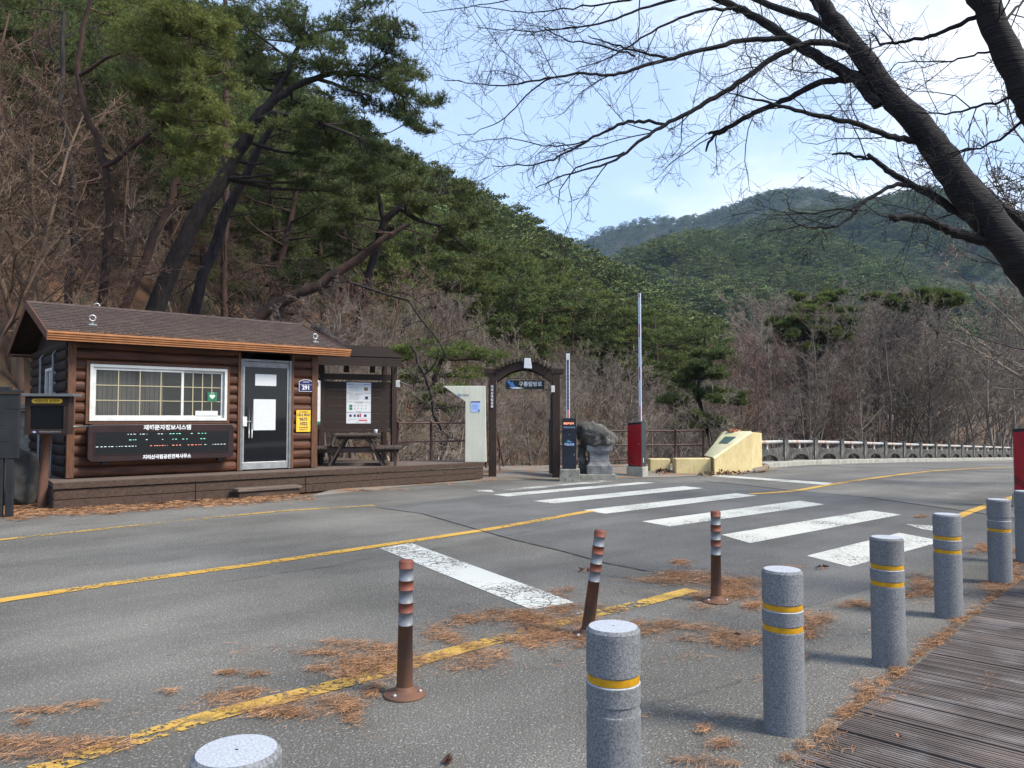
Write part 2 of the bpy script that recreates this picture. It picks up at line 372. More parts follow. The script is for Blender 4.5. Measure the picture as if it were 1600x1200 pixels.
def terr(x, y):
    """height of the land at world (x, y>0)"""
    x = np.atleast_1d(np.asarray(x, float)); y = np.atleast_1d(np.asarray(y, float))
    u = np.clip(x / np.maximum(y, .3) * 1200 + 800, TU[0], TU[-1])
    ky = np.stack([np.interp(u, TU, TY[:, i]) for i in range(6)], 1); kz = np.stack([np.interp(u, TU, TZ[:, i]) for i in range(6)], 1)
    z = np.zeros(len(x))
    for i in range(len(x)):
        z[i] = np.interp(y[i], ky[i], kz[i]) if y[i] > ky[i, 0] else 0
    out = y > ky[:, 0]
    fall = np.maximum(0, y - ky[:, 5]) * -.25
    road = zr(x, y) - .035
    am = np.clip((y - ky[:, 0]) / 12, 0, 1)
    n = vnoise(x, y, 9, 1) * 1.2 * am + vnoise(x, y, 2.2, 2) * .5 * np.clip((y - ky[:, 0]) / 2, 0, 1) + vnoise(x, y, 40, 3) * 9 * np.clip((y - 60) / 120, 0, 1)
    bump = .11 * np.exp(-(((x - .2) / 2.6) ** 2 + ((y - 21.6) / 1.3) ** 2)) * (~out)
    return np.where(out, z + n + fall, road + bump)
us = np.unique(np.concatenate([np.linspace(-4000, -1000, 40), np.linspace(-1000, 2300, 260), np.linspace(2300, 5600, 40)]))
rows = []
for u in us:
    ky = [np.interp(u, TU, TY[:, i]) for i in range(6)]
    ys = np.concatenate([np.linspace(.6, ky[0] - .05, 12), np.linspace(ky[0], ky[1], 5), np.linspace(ky[1], ky[2], 9)[1:], np.linspace(ky[2], ky[3], 22)[1:], np.linspace(ky[3], ky[4], 16)[1:], np.linspace(ky[4], ky[5] * 1.25, 20)[1:]])
    rows.append(np.stack([ys * (u - 800) / 1200, ys], 1))
rows = np.array(rows); nu, nr, _ = rows.shape
XY = rows.reshape(-1, 2); Z = terr(XY[:, 0], XY[:, 1])
i = np.arange(nu - 1)[:, None] * nr; j = np.arange(nr - 1)[None, :]
F = np.stack([i + j, i + nr + j, i + nr + j + 1, i + j + 1], -1).reshape(-1, 4)
leafm = mat('leaf_litter_ground', (.150, .080, .046), (.075, .047, .032), rough=.95, scale=.9, detail=8, bump=1.5, bscale=9, c3=(.085, .088, .045), s3=.35, a3=.6, t3=(.5, .62), bstretch=(1, 1, 1))
g = tag(link('ground', raw_mesh('ground', np.column_stack([XY, Z]), [(F, 0, True)], [leafm])), kind='structure')
mb = MB(); mb.add([(-900, -900, -.045), (900, -900, -.045), (900, .62, -.045), (-900, .62, -.045)], [(0, 1, 2, 3)])
mb.add([(-6000, 200, -14), (6000, 200, -14), (6000, 7000, -14), (-6000, 7000, -14)], [(0, 1, 2, 3)])
tag(mb.build('land', leafm), kind='structure')

def mountain(name, sky_px, R0, R1, z0, u0, u1, step, m, seed, lift=0):
    """mountain side rising from distance R0 to a crest at R1 whose outline passes the given bearings and elevations"""
    su = [p[0] for p in sky_px]; sv = [p[1] for p in sky_px]
    uu = np.arange(u0, u1, step); nr = 40; V = []
    for u in uu:
        a = (u - 800) / 1200
        vz = np.interp(u, su, sv) + lift; zc = CH + (652 - vz) * R1 / 1200
        for k in range(nr):
            f = k / (nr - 9)
            Y = R0 + (R1 - R0) * f
            z = z0 + (zc - z0) * (min(f, 1) ** .92) if f <= 1 else zc - (Y - R1) * .5
            am = math.sin(math.pi * min(f, 1)) * R1 * .045
            V.append((a * Y, Y, z, am))
    V = np.array(V); V[:, 2] += (vnoise(V[:, 0], V[:, 1] * .55, R1 * .16, seed) * 2 + vnoise(V[:, 0], V[:, 1] * .6, R1 * .07, seed + 5) * .9) * V[:, 3]
    n = len(uu); i = np.arange(n - 1)[:, None] * nr; j = np.arange(nr - 1)[None, :]
    F = np.stack([i + j, i + nr + j, i + nr + j + 1, i + j + 1], -1).reshape(-1, 4)
    o = tag(link(name, raw_mesh(name, V[:, :3], [(F, 0, True)], [m])), kind='structure')
    return V[:, :3].reshape(n, nr, 3)
hillm = mat('forest_floor', (.035, .045, .022), (.05, .045, .03), scale=.02)
S2 = [(500, 560), (880, 455), (920, 424), (947, 408), (990, 388), (1037, 374), (1120, 350), (1200, 340), (1260, 352), (1330, 380), (1420, 412), (1500, 445), (1600, 480), (1800, 520), (2300, 560)]
S2b = [(900, 520), (1100, 370), (1150, 352), (1200, 334), (1300, 324), (1375, 309), (1440, 298), (1487, 293), (1550, 307), (1600, 325), (1700, 350), (2300, 420)]
S3 = [(500, 480), (700, 440), (840, 405), (891, 384), (930, 362), (970, 348), (1015, 341), (1060, 345), (1100, 337), (1139, 327), (1178, 309), (1206, 298), (1240, 299), (1296, 308), (1340, 318), (1450, 330), (1600, 350), (2300, 400)]
MT2 = mountain('mountain', S2, 230, 620, 4, 500, 2300, 22, hillm, 3, 22)
MT2b = mountain('mountain', S2b, 560, 1000, 30, 950, 2300, 30, hillm, 8, 12)
MT3 = mountain('mountain', S3, 800, 1650, 30, 550, 2300, 40, hillm, 4, 5)

# ---------------------------------------------------------------- road
asph = mat('asphalt', (.104, .098, .086), (.185, .175, .156), rough=.92, scale=.45, detail=9, lo=.3, hi=.7, bump=1.0, bscale=80, c3=(.42, .41, .38), s3=62, a3=.6, t3=(.56, .68), bstretch=(1, 1, 1), spec=.25)
asphd = mat('newer_asphalt', (.098, .096, .092), (.140, .137, .130), rough=.92, scale=.6, detail=9, lo=.3, hi=.7, bump=1.0, bscale=80, c3=(.36, .35, .33), s3=62, a3=.55, t3=(.56, .72), bstretch=(1, 1, 1), spec=.25)
def wear(m):                                        # tyre-polished and dusty streaks along the road
    t = m.node_tree; L = t.links.new; b = t.nodes['Principled BSDF']; src = b.inputs['Base Color'].links[0].from_socket
    tcn = N(t, 'ShaderNodeTexCoord'); out = src
    for sc, ln, lo, hi, a in (((.05, .75, 1), 3, .80, 1.16, -.73), ((.5, .5, 1), 6, .86, 1.10, 0), ((1.4, 3.2, 1), 5, .93, 1.05, -.73)):
        r0 = N(t, 'ShaderNodeVectorRotate', rotation_type='Z_AXIS'); r0.inputs['Angle'].default_value = a; L(tcn.outputs['Object'], r0.inputs['Vector'])
        mp_ = N(t, 'ShaderNodeMapping'); mp_.inputs['Scale'].default_value = sc; L(r0.outputs[0], mp_.inputs['Vector'])
        nz_ = N(t, 'ShaderNodeTexNoise'); nz_.inputs['Scale'].default_value = 1; nz_.inputs['Detail'].default_value = ln; L(mp_.outputs[0], nz_.inputs['Vector'])
        mr_ = N(t, 'ShaderNodeMapRange'); mr_.inputs['From Min'].default_value = .34; mr_.inputs['From Max'].default_value = .66; mr_.inputs['To Min'].default_value = lo; mr_.inputs['To Max'].default_value = hi; L(nz_.outputs['Fac'], mr_.inputs['Value'])
        vm = N(t, 'ShaderNodeVectorMath', operation='SCALE'); L(out, vm.inputs[0]); L(mr_.outputs[0], vm.inputs['Scale']); out = vm.outputs[0]
    L(out, b.inputs['Base Color'])
wear(asph); wear(asphd)
ED0, ED1 = G(1240, 1200), G(1600, 906); ed = (ED1 - ED0).normalized(); ed.z = 0; ed.normalize(); en = Vector((ed.y, -ed.x, 0))
farpx = [(0, 806), (240, 792), (487, 774), (640, 758), (760, 749), (880, 746), (1000, 746), (1100, 743), (1185, 736)]
far = [Vector((-60, -29, 0)), Vector((-24, 0, 0))] + [G(*p) for p in farpx]
KD = Vector((1.73, 1.83, 0)).normalized(); KN = Vector((KD.y, -KD.x, 0)); K0 = Vector((9.17, 26, 0))
far += [K0 + KN * .42 + KD * t for t in (-2, 10, 25, 45, 90)]
near = [ED0 + ed * t + en * .3 for t in (-60, -20, 0, 10, 30, 60, 130)]
strip('road', far, near, asph, dz=0, n=160, k=24)
# gravelly shoulder in front of the gate
shm = mat('shoulder_gravel', (.22, .205, .18), (.15, .12, .09), rough=.95, scale=1.5, detail=8, bump=.6, bscale=60, c3=(.30, .15, .07), s3=3, a3=.6, t3=(.52, .62))
def loft(name, lines_, m, n=60):
    Rw = []
    for px, z in lines_:
        q = resample(px, n); zz = z * np.clip(np.arange(n) / n * 2.2, .12, 1)
        Rw.append(np.array([tuple(G(a_[0], a_[1], z_)) for a_, z_ in zip(q, zz)]))
    V = np.concatenate(Rw); i = np.arange(n - 1)
    F = np.concatenate([np.stack([j * n + i, j * n + i + 1, (j + 1) * n + i + 1, (j + 1) * n + i], 1) for j in range(len(Rw) - 1)])
    return tag(link(name, raw_mesh(name, V, [(F, 0, True)], [m])), kind='structure')
loft('shoulder', [([(478, 776), (640, 759), (770, 751), (900, 748), (1060, 745), (1196, 737)], .005), ([(478, 776), (640, 754), (760, 745), (880, 742), (1060, 739), (1196, 735)], .05),
    ([(478, 776), (640, 745), (760, 738), (880, 736), (1060, 733), (1200, 731)], .12), ([(478, 776), (640, 732), (760, 728), (880, 727), (1060, 724), (1200, 723)], .11)], shm)
# resurfaced patch
pp = [(590, 794), (660, 803), (740, 826), (800, 843), (880, 862), (945, 880), (1010, 893), (1120, 912), (1250, 950)]
pq = [(800, 768), (900, 757), (1000, 755), (1132, 753), (1250, 768), (1400, 782), (1520, 800), (1600, 812), (1680, 828)]
A = [G(*p) for p in pp] ; B = [G(*p) for p in pq]
Ar = resample(A, 90); Ar += np.column_stack([rng.normal(0, .035, 90), rng.normal(0, .035, 90)])
strip('road_patch', Ar, B, asphd, dz=.002, n=90, k=4)
tarm = flat('crack_tar', (.022, .022, .022), .9)
line('road_joint', [(1100, 752), (1180, 760), (1250, 768), (1350, 777), (1480, 795), (1600, 812)], .045, tarm, dz=.007)
line('road_joint', [(588, 793), (660, 803), (740, 826), (800, 843), (880, 862), (945, 880), (1010, 893)], .02, tarm, dz=.007)
def crack(px, w=.012):
    p = resample([G(*q) for q in px], 70); p += rng.normal(0, .018, p.shape)
    ww = (w * (.4 + rng.random(70)))[:, None]
    strip('road_crack', p - [[.3, .95]] * ww / 2, p + [[.3, .95]] * ww / 2, tarm, dz=.0085, n=70)
crack([(340, 912), (450, 895), (520, 885), (600, 868), (700, 856), (770, 842), (830, 830), (900, 815)], .016)
crack([(930, 900), (1010, 905), (1100, 912)], .01)
crack([(1330, 1010), (1240, 1040), (1130, 1075), (1010, 1105)], .005)

def paint(name, c1, crackw, sc, worn, rough=.75):
    m = bpy.data.materials.new(name); m.use_nodes = True; t = m.node_tree; b = t.nodes['Principled BSDF']; b.inputs['Roughness'].default_value = rough
    b.inputs['Specular IOR Level'].default_value = .25
    L = t.links.new; tcn = N(t, 'ShaderNodeTexCoord')
    n0 = N(t, 'ShaderNodeTexNoise'); n0.inputs['Scale'].default_value = 5; n0.inputs['Detail'].default_value = 4; L(tcn.outputs['Object'], n0.inputs['Vector'])
    wv = N(t, 'ShaderNodeMixRGB'); wv.inputs['Fac'].default_value = .12; L(tcn.outputs['Object'], wv.inputs[1]); L(n0.outputs['Color'], wv.inputs[2])
    vo = N(t, 'ShaderNodeTexVoronoi', feature='DISTANCE_TO_EDGE'); vo.inputs['Scale'].default_value = sc; L(wv.outputs[0], vo.inputs['Vector'])
    r1 = N(t, 'ShaderNodeMath', operation='LESS_THAN'); r1.inputs[1].default_value = crackw; L(vo.outputs[0], r1.inputs[0])
    n2 = N(t, 'ShaderNodeTexNoise'); n2.inputs['Scale'].default_value = 28; n2.inputs['Detail'].default_value = 8; n2.inputs['Roughness'].default_value = .75; L(tcn.outputs['Object'], n2.inputs['Vector'])
    n3 = N(t, 'ShaderNodeTexNoise'); n3.inputs['Scale'].default_value = 1.1; n3.inputs['Detail'].default_value = 2; L(tcn.outputs['Object'], n3.inputs['Vector'])
    s = N(t, 'ShaderNodeMath', operation='MULTIPLY_ADD'); s.inputs[1].default_value = .45; L(n3.outputs[0], s.inputs[0]); L(n2.outputs[0], s.inputs[2])
    r2 = N(t, 'ShaderNodeMapRange'); r2.inputs['From Min'].default_value = worn; r2.inputs['From Max'].default_value = worn + .05; L(s.outputs[0], r2.inputs['Value'])
    n4 = N(t, 'ShaderNodeMath', operation='MULTIPLY'); L(r1.outputs[0], n4.inputs[0])
    gate = N(t, 'ShaderNodeMapRange'); gate.inputs['From Min'].default_value = .38; gate.inputs['From Max'].default_value = .5; L(n3.outputs[0], gate.inputs['Value']); L(gate.outputs[0], n4.inputs[1])
    mxx = N(t, 'ShaderNodeMath', operation='MAXIMUM'); L(n4.outputs[0], mxx.inputs[0]); L(r2.outputs[0], mxx.inputs[1])
    mixn = N(t, 'ShaderNodeMix', data_type='RGBA'); mixn.inputs['A'].default_value = (*c1, 1); mixn.inputs['B'].default_value = tuple(x * .84 for x in c1) + (1,)
    L(n2.outputs[0], mixn.inputs['Factor']); L(mixn.outputs['Result'], b.inputs['Base Color'])
    inv = N(t, 'ShaderNodeMath', operation='SUBTRACT'); inv.inputs[0].default_value = 1; L(mxx.outputs[0], inv.inputs[1]); L(inv.outputs[0], b.inputs['Alpha'])
    return m
pw = paint('white_road_paint', (.52, .52, .47), .006, 4, .80)
pwc = paint('cracked_white_road_paint', (.60, .60, .55), .022, 6.5, .78)
pwf = paint('worn_white_road_paint', (.55, .55, .51), .02, 5, .70)
py_ = paint('yellow_road_paint', (.54, .32, .06), .022, 6, .78)
pyo = paint('old_yellow_road_paint', (.50, .31, .07), .05, 5, .73)
pyf = paint('faded_yellow_road_paint', (.50, .31, .09), .03, 6, .69)
line('road_marking', [(-1300, 960), (-300, 868), (0, 844), (150, 828), (300, 812), (450, 798), (585, 790)], .15, pyo)
line('road_marking', [(-1200, 1190), (-300, 1000), (0, 939), (180, 912), (400, 882), (600, 852), (760, 828), (850, 812), (915, 800), (928, 799)], .17, py_)
line('road_marking', [(-150, 1275), (90, 1195), (200, 1160), (320, 1122), (450, 1090), (560, 1062), (695, 1022), (800, 994), (889, 969), (1000, 944), (1082, 922)], .16, pyo)
line('road_marking', [(1172, 772), (1210, 770), (1244, 767), (1300, 757), (1325, 753), (1412, 741), (1490, 734), (1578, 730), (1700, 727)], .17, py_)
line('road_marking', [(1100, 744), (1170, 739), (1190, 736), (1225, 731)], .14, pyf)
line('road_marking', [(1480, 815), (1510, 802), (1546, 789), (1600, 772), (1680, 756)], .16, py_)
def quad(name, px, m, dz=.005):
    q = [G(*p) for p in px]; return strip(name, [q[0], q[1]], [q[3], q[2]], m, dz, n=24, k=2)
for px in ([(770, 773), (1000, 753.5), (1024, 754.5), (793, 776)],
           [(833, 783), (1068, 760), (1099, 763), (865, 787)],
           [(911, 797.5), (1150, 771), (1183, 774.5), (946, 803)],
           [(1003, 815), (1250, 782.5), (1288, 788.5), (1047, 823)],
           [(1127, 836), (1360, 798), (1408, 804.5), (1172, 849)],
           [(1260, 869), (1405, 833), (1474, 846), (1328, 886)]):
    quad('crossing_stripe', px, pw)
quad('crossing_stripe', [(785, 765), (940, 751), (958, 752.5), (800, 766.5)], pwf)
quad('crossing_stripe', [(739, 765), (768, 766), (772, 769), (748, 768)], pwf)
quad('stop_line', [(1119, 742), (1302, 755), (1290, 758), (1112, 744.2)], pw)
quad('stop_bar', [(592, 857), (642, 849), (898, 942), (830, 953)], pwc)
quad('stop_bar', [(885, 960), (912, 955), (935, 961), (905, 968)], pwf)
quad('road_arrow', [(1415, 819), (1462, 822), (1475, 832), (1440, 827)], pw)

# boardwalk: rows of ribbed planks running away from the road edge
bwm = mat('weathered_boardwalk', (.145, .115, .100), (.080, .064, .056), rough=.8, scale=2.0, stretch=(1, 1, 1), detail=7, isl=.28, c3=(.28, .26, .25), s3=3, a3=.35, t3=(.52, .66), bump=.2, bscale=30)
mb = MB()
t = -8.0; pi_ = 0
while t < 40:
    x0 = 0; off = [0, .62][pi_ % 2 == 1] * 0 ; row = 0
    while x0 < 5.0:
        L_ = 1.17 if row else .95
        for rib in range(6):
            w = .148 / 6
            a = ED0 + ed * (t + rib * w + .002 + (.0 if rib else .003)) + en * (x0 + .006)
            zt = .028 + rng.normal(0, .0006)
            c = [a, a + ed * (w * .62), a + ed * (w * .62) + en * (L_ - .008), a + en * (L_ - .008)]
            if rib == 0: zj = rng.normal(0, .0022)
            mb.prism([(p.x, p.y, -.02) for p in c], (0, 0, .02 + zt + zj))
        c = [ED0 + ed * (t + .004) + en * (x0 + .004), ED0 + ed * (t + .144) + en * (x0 + .004), ED0 + ed * (t + .144) + en * (x0 + L_ - .004), ED0 + ed * (t + .004) + en * (x0 + L_ - .004)]
        mb.prism([(p.x, p.y, -.02) for p in c], (0, 0, .042 + zj))
        x0 += L_; row += 1
    t += .152 if t < 14 else .152
    pi_ += 1
tag(mb.build('boardwalk', bwm), kind='structure')
# kerb of the bridge
mb = MB()
pts = [K0 + KD * t for t in np.arange(-2.2, 92, 2.0)]
for a, b in zip(pts[:-1], pts[1:]):
    za, zb = float(zr(a.x, a.y)), float(zr(b.x, b.y)); o1 = KN * .42; o0 = -KN * .35
    b = b - KD * .012
    V = [(*(a + o0).xy, za - .5), (*(a + o1).xy, za - .1), (*(a + o1).xy, za + .15), (*(a + o0).xy, za + .16), (*(b + o0).xy, zb - .5), (*(b + o1).xy, zb - .1), (*(b + o1).xy, zb + .15), (*(b + o0).xy, zb + .16)]
    mb.add(V, [(0, 3, 2, 1), (4, 5, 6, 7), (1, 2, 6, 5), (3, 7, 6, 2), (0, 4, 7, 3), (0, 1, 5, 4)])
tag(mb.build('kerb', M['conclight'], bevel=.015), kind='structure')
from mathutils import noise
# ================================================================ the ticket cabin
RZ = math.atan2(.643, .766); A0 = Vector((-8.2, 14.2, .45)); DZ = .45
def fx(u):                                            # photo column on the cabin front -> metres along it
    a = (u - 800) / 1200; return (a * 14.2 + 8.2) / (.766 - .643 * a)
cab = thing('log_cabin', 'brown log cabin with shingled roof, sliding window and glass door', 'cabin', A0, RZ)
WX, WZ0, WZ1, W0, W1 = 4.87, 1.05, 2.12, .327, 2.88
def logwall(name, rects, axis, pos, sign, m, par):    # half-round siding; rects (a0, a1, z0, z1)
    mb = MB()
    for a0, a1, z0, z1 in rects:
        n = 6; z = z0; prof = [(0, z0)]
        k0 = math.floor(z0 / .2 + 1e-6); k = k0
        zz = z0
        while zz < z1 - 1e-6:
            lo, hi = max(z0, k * .2), min(z1, (k + 1) * .2)
            for i in range(n + 1):
                q = lo + (hi - lo) * i / n; s = (q - k * .2) / .2 * 2 - 1
                prof.append((.012 + .052 * math.sqrt(max(0, 1 - s * s)), q))
            k += 1; zz = hi
        prof.append((0, z1)); prof = [(-.06, z0)] + prof[1:-1] + [(-.06, z1)]
        if axis == 'x': poly = [(a0, pos + sign * d, q) for d, q in prof]; dv = (a1 - a0, 0, 0)
        else: poly = [(pos + sign * d, a0, q) for d, q in prof]; dv = (0, a1 - a0, 0)
        mb.prism(poly, dv, sm=False)
    return mb.build(name, m, par)
DX0, DX1, DH = fx(374), fx(453), 2.36
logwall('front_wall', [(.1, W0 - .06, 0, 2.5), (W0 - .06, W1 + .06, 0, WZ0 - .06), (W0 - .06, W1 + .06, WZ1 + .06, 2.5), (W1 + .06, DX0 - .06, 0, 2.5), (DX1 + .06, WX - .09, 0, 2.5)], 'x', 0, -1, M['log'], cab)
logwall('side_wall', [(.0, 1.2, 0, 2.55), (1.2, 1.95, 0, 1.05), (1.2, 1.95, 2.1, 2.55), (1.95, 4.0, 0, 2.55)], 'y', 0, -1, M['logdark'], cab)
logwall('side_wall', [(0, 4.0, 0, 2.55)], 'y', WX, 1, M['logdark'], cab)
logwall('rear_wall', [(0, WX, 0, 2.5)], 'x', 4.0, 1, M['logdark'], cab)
mb = MB()
mb.box(-.03, .10, -.09, .06, 0, 2.5); mb.box(WX - .09, WX + .05, -.09, .06, 0, 2.5)
mb.box(DX0 - .06, DX0, -.085, .06, 0, 2.5); mb.box(DX1, DX1 + .06, -.085, .06, 0, 2.5)
mb.box(W0 - .06, W0, -.095, .05, WZ0 - .06, WZ1 + .06); mb.box(W1, W1 + .06, -.095, .05, WZ0 - .06, WZ1 + .06)
mb.box(W0, W1, -.095, .05, WZ0 - .06, WZ0); mb.box(W0, W1, -.095, .05, WZ1, WZ1 + .06)
mb.build('corner_trim', M['trim'], cab, .008)
mb = MB()                                            # gable ends and inner shell
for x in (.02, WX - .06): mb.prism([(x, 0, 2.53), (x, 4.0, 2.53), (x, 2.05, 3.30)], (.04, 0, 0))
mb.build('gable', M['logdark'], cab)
mb = MB(); mb.box(.08, WX - .07, .08, 3.93, .004, .02); mb.box(.08, WX - .07, 2.6, 2.65, .02, 2.48)
mb.build('interior', M['interior'], cab)
mb = MB(); mb.box(.7, 1.9, .9, 1.5, .02, .74); mb.box(2.2, 2.7, 2.2, 2.58, .02, 1.9); mb.box(3.4, 4.1, 2.0, 2.5, .02, 1.0)
mb.build('desk', M['dwood'], cab)
mb = MB(); 
for i in range(30): mb.box(W0 + .1 + i * .042, W0 + .135 + i * .042, .10 + .015 * (i % 2), .115 + .015 * (i % 2), WZ0 + .03, WZ1 - .04)
mb.build('curtain', M['curtain'], cab)
# roof
ez, rz_, oy = 2.62, 3.45, -.45
m = bpy.data.materials.new('brown_shingles'); m.use_nodes = True; t = m.node_tree; b = t.nodes['Principled BSDF']; b.inputs['Roughness'].default_value = .95; L = t.links.new
tcn = N(t, 'ShaderNodeTexCoord'); br = N(t, 'ShaderNodeTexBrick'); br.inputs['Scale'].default_value = 1
br.inputs['Color1'].default_value = (.050, .033, .027, 1); br.inputs['Color2'].default_value = (.078, .052, .043, 1); br.inputs['Mortar'].default_value = (.028, .02, .018, 1)
br.inputs['Mortar Size'].default_value = .012; br.inputs['Brick Width'].default_value = .30; br.inputs['Row Height'].default_value = .14; br.inputs['Mortar Smooth'].default_value = .3
L(tcn.outputs['Object'], br.inputs['Vector'])
nz = N(t, 'ShaderNodeTexNoise'); nz.inputs['Scale'].default_value = 4; nz.inputs['Detail'].default_value = 9; L(tcn.outputs['Object'], nz.inputs['Vector'])
mr = N(t, 'ShaderNodeMapRange'); mr.inputs['From Min'].default_value = .5; mr.inputs['From Max'].default_value = .72; mr.inputs['To Max'].default_value = .45; L(nz.outputs[0], mr.inputs['Value'])
mi = N(t, 'ShaderNodeMix', data_type='RGBA'); mi.inputs['B'].default_value = (.12, .09, .07, 1); L(br.outputs['Color'], mi.inputs['A']); L(mr.outputs[0], mi.inputs['Factor']); L(mi.outputs['Result'], b.inputs['Base Color'])
bm_ = N(t, 'ShaderNodeBump'); bm_.inputs['Strength'].default_value = .5; bm_.inputs['Distance'].default_value = .01; L(br.outputs['Fac'], bm_.inputs['Height']); bm_.invert = True; L(bm_.outputs[0], b.inputs['Normal'])
M['shingle'] = m
roof = link('roof', None, cab)
RX0, RX1 = -.42, 5.47
for side, (ye, ze) in enumerate(((oy, ez), (4.5, ez))):
    ry, sl_ = 2.05, math.hypot(ye - 2.05, rz_ - ze)
    ang = math.atan2(rz_ - ze, 2.05 - ye) if side == 0 else math.atan2(rz_ - ze, 2.05 - ye)
    mb = MB(); nrow = 18
    for r_ in range(nrow):                            # overlapping courses: each a thin sheared slab
        a0 = sl_ * r_ / nrow; a1 = sl_ * (r_ + 1) / nrow
        mb.prism([(RX0, a0 - .004, .012), (RX0, a0 - .004, .024), (RX0, a1, .010), (RX0, a1, .0)], (RX1 - RX0, 0, 0))
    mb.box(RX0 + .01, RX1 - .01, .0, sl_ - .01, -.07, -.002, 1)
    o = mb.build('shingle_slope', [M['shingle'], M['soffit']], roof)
    if side == 0: o.location = (0, ye, ze); o.rotation_euler = (ang, 0, 0)
    else: o.location = (RX0 + RX1, ye, ze); o.rotation_euler = (math.atan2(rz_ - ze, ye - 2.05), 0, math.pi)
mb = MB(); mb.prism([(RX0 - .01, 1.95, 3.435), (RX0 - .01, 2.05, 3.49), (RX0 - .01, 2.15, 3.435), (RX0 - .01, 2.05, 3.46)], (RX1 - RX0 + .02, 0, 0)); mb.build('ridge_cap', M['shingle'], roof)
for x in (RX0 - .025, RX1 + .002):
    mb = MB()
    mb.prism([(x, oy - .01, ez - .13), (x, oy - .01, ez + .03), (x, 2.05, rz_ + .04), (x, 2.05, rz_ - .13)], (.025, 0, 0))
    mb.build('bargeboard', M['trim'], roof); mb = MB()
    mb.prism([(x, 2.052, rz_ - .13), (x, 2.052, rz_ + .04), (x, 4.5, ez + .03), (x, 4.5, ez - .13)], (.025, 0, 0)); mb.build('bargeboard', M['trim'], roof)
mb = MB()                                            # stepped copper coloured gutter
for i, (z0, z1, d) in enumerate(((-.125, -.090, .035), (-.086, -.050, .055), (-.046, -.010, .075), (-.006, .030, .095))):
    mb.box(RX0 - .03, RX1 + .03, oy - d - .012, oy - .014, ez + z0, ez + z1)
mb.build('gutter', M['gutter'], roof, .004)
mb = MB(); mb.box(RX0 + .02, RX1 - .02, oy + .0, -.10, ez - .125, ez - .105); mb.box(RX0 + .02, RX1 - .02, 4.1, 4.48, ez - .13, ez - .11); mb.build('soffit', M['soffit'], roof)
for x, y in ((.42, .28), (4.93, .10), (.9, 2.3)):
    zz = ez + (min(y, 4.1 - y) - oy) / 2.5 * .83 + .03
    mb = MB(); a = np.linspace(0, 2 * math.pi, 15); mb.tube([(x + .055 * math.cos(q), y, zz + .13 + .055 * math.sin(q)) for q in a], .017, 6)
    mb.tube([(x, y, zz - .02), (x, y, zz + .08)], .018, 6); mb.box(x - .07, x + .07, y - .05, y + .05, zz - .012, zz + .012)
    mb.build('lifting_ring', M['steel'], roof)
# window
win = link('window', None, cab)
mb = MB(); f = .055
mb.box(W0, W1, -.115, -.01, WZ0, WZ0 + f); mb.box(W0, W1, -.115, -.01, WZ1 - f, WZ1); mb.box(W0, W0 + f, -.115, -.01, WZ0 + f, WZ1 - f); mb.box(W1 - f, W1, -.115, -.01, WZ0 + f, WZ1 - f)
mb.build('window_frame', M['white'], win, .006)
wm = fx(282.5)
for k, (a0, a1, y0) in enumerate(((W0 + f + .002, wm + .03, -.085), (wm - .02, W1 - f - .002, -.05))):
    fr = .05; mb = MB()
    mb.box(a0, a1, y0, y0 + .03, WZ0 + f + .002, WZ0 + f + fr); mb.box(a0, a1, y0, y0 + .03, WZ1 - f - fr, WZ1 - f - .002)
    mb.box(a0, a0 + fr, y0, y0 + .03, WZ0 + f + fr, WZ1 - f - fr); mb.box(a1 - fr, a1, y0, y0 + .03, WZ0 + f + fr, WZ1 - f - fr)
    mb.build('sash', M['white'], win, .004)
    mb = MB(); mb.box(a0 + fr, a1 - fr, y0 + .012, y0 + .018, WZ0 + f + fr, WZ1 - f - fr); mb.build('pane', M['pane'], win)
    mb = MB(); gx0, gx1, gz0, gz1 = a0 + fr, a1 - fr, WZ0 + f + fr, WZ1 - f - fr
    for i in (1, 2, 3): x = gx0 + (gx1 - gx0) * i / 4; mb.box(x - .009, x + .009, y0 + .002, y0 + .010, gz0, gz1)
    for i in (1, 2): z = gz0 + (gz1 - gz0) * i / 3; mb.box(gx0, gx1, y0 + .000, y0 + .008, z - .008, z + .008)
    mb.build('glazing_bars', M['muntin'], win)
def frontbox(u0, u1, v0, v1, y=0.0):                  # photo box on the front -> local x0,x1,z0,z1
    x0, x1 = fx(u0), fx(u1); Y = 14.2 + .643 * (x0 + x1) / 2
    return x0, x1, CH + (652 - v1) * Y / 1200 - DZ, CH + (652 - v0) * Y / 1200 - DZ
x0, x1, z0, z1 = frontbox(322.5, 337.5, 613, 627)
mb = MB(); mb.box(x0, x1, -.062, -.056, z0, z1); o = mb.build('heart_sticker', M['green'], win)
mb = MB(); cx, cz = (x0 + x1) / 2, (z0 + z1) / 2
hp = [(cx + .055 * math.sin(q) ** 3, -.064, cz + .004 + .0034 * (13 * math.cos(q) - 5 * math.cos(2 * q) - 2 * math.cos(3 * q) - math.cos(4 * q))) for q in np.linspace(0, 2 * math.pi, 25)[:-1]]
mb.prism(hp, (0, .0015, 0)); mb.build('heart', M['textw'], win)
text('AED', .035, (cx, -.065, z1 - .018), win, M['textw']); 
x0, x1, z0, z1 = frontbox(304, 339, 642, 649.5)
mb = MB(); mb.box(x0, x1, -.062, -.058, z0, z1); mb.build('paper_strip', M['paper'], win)
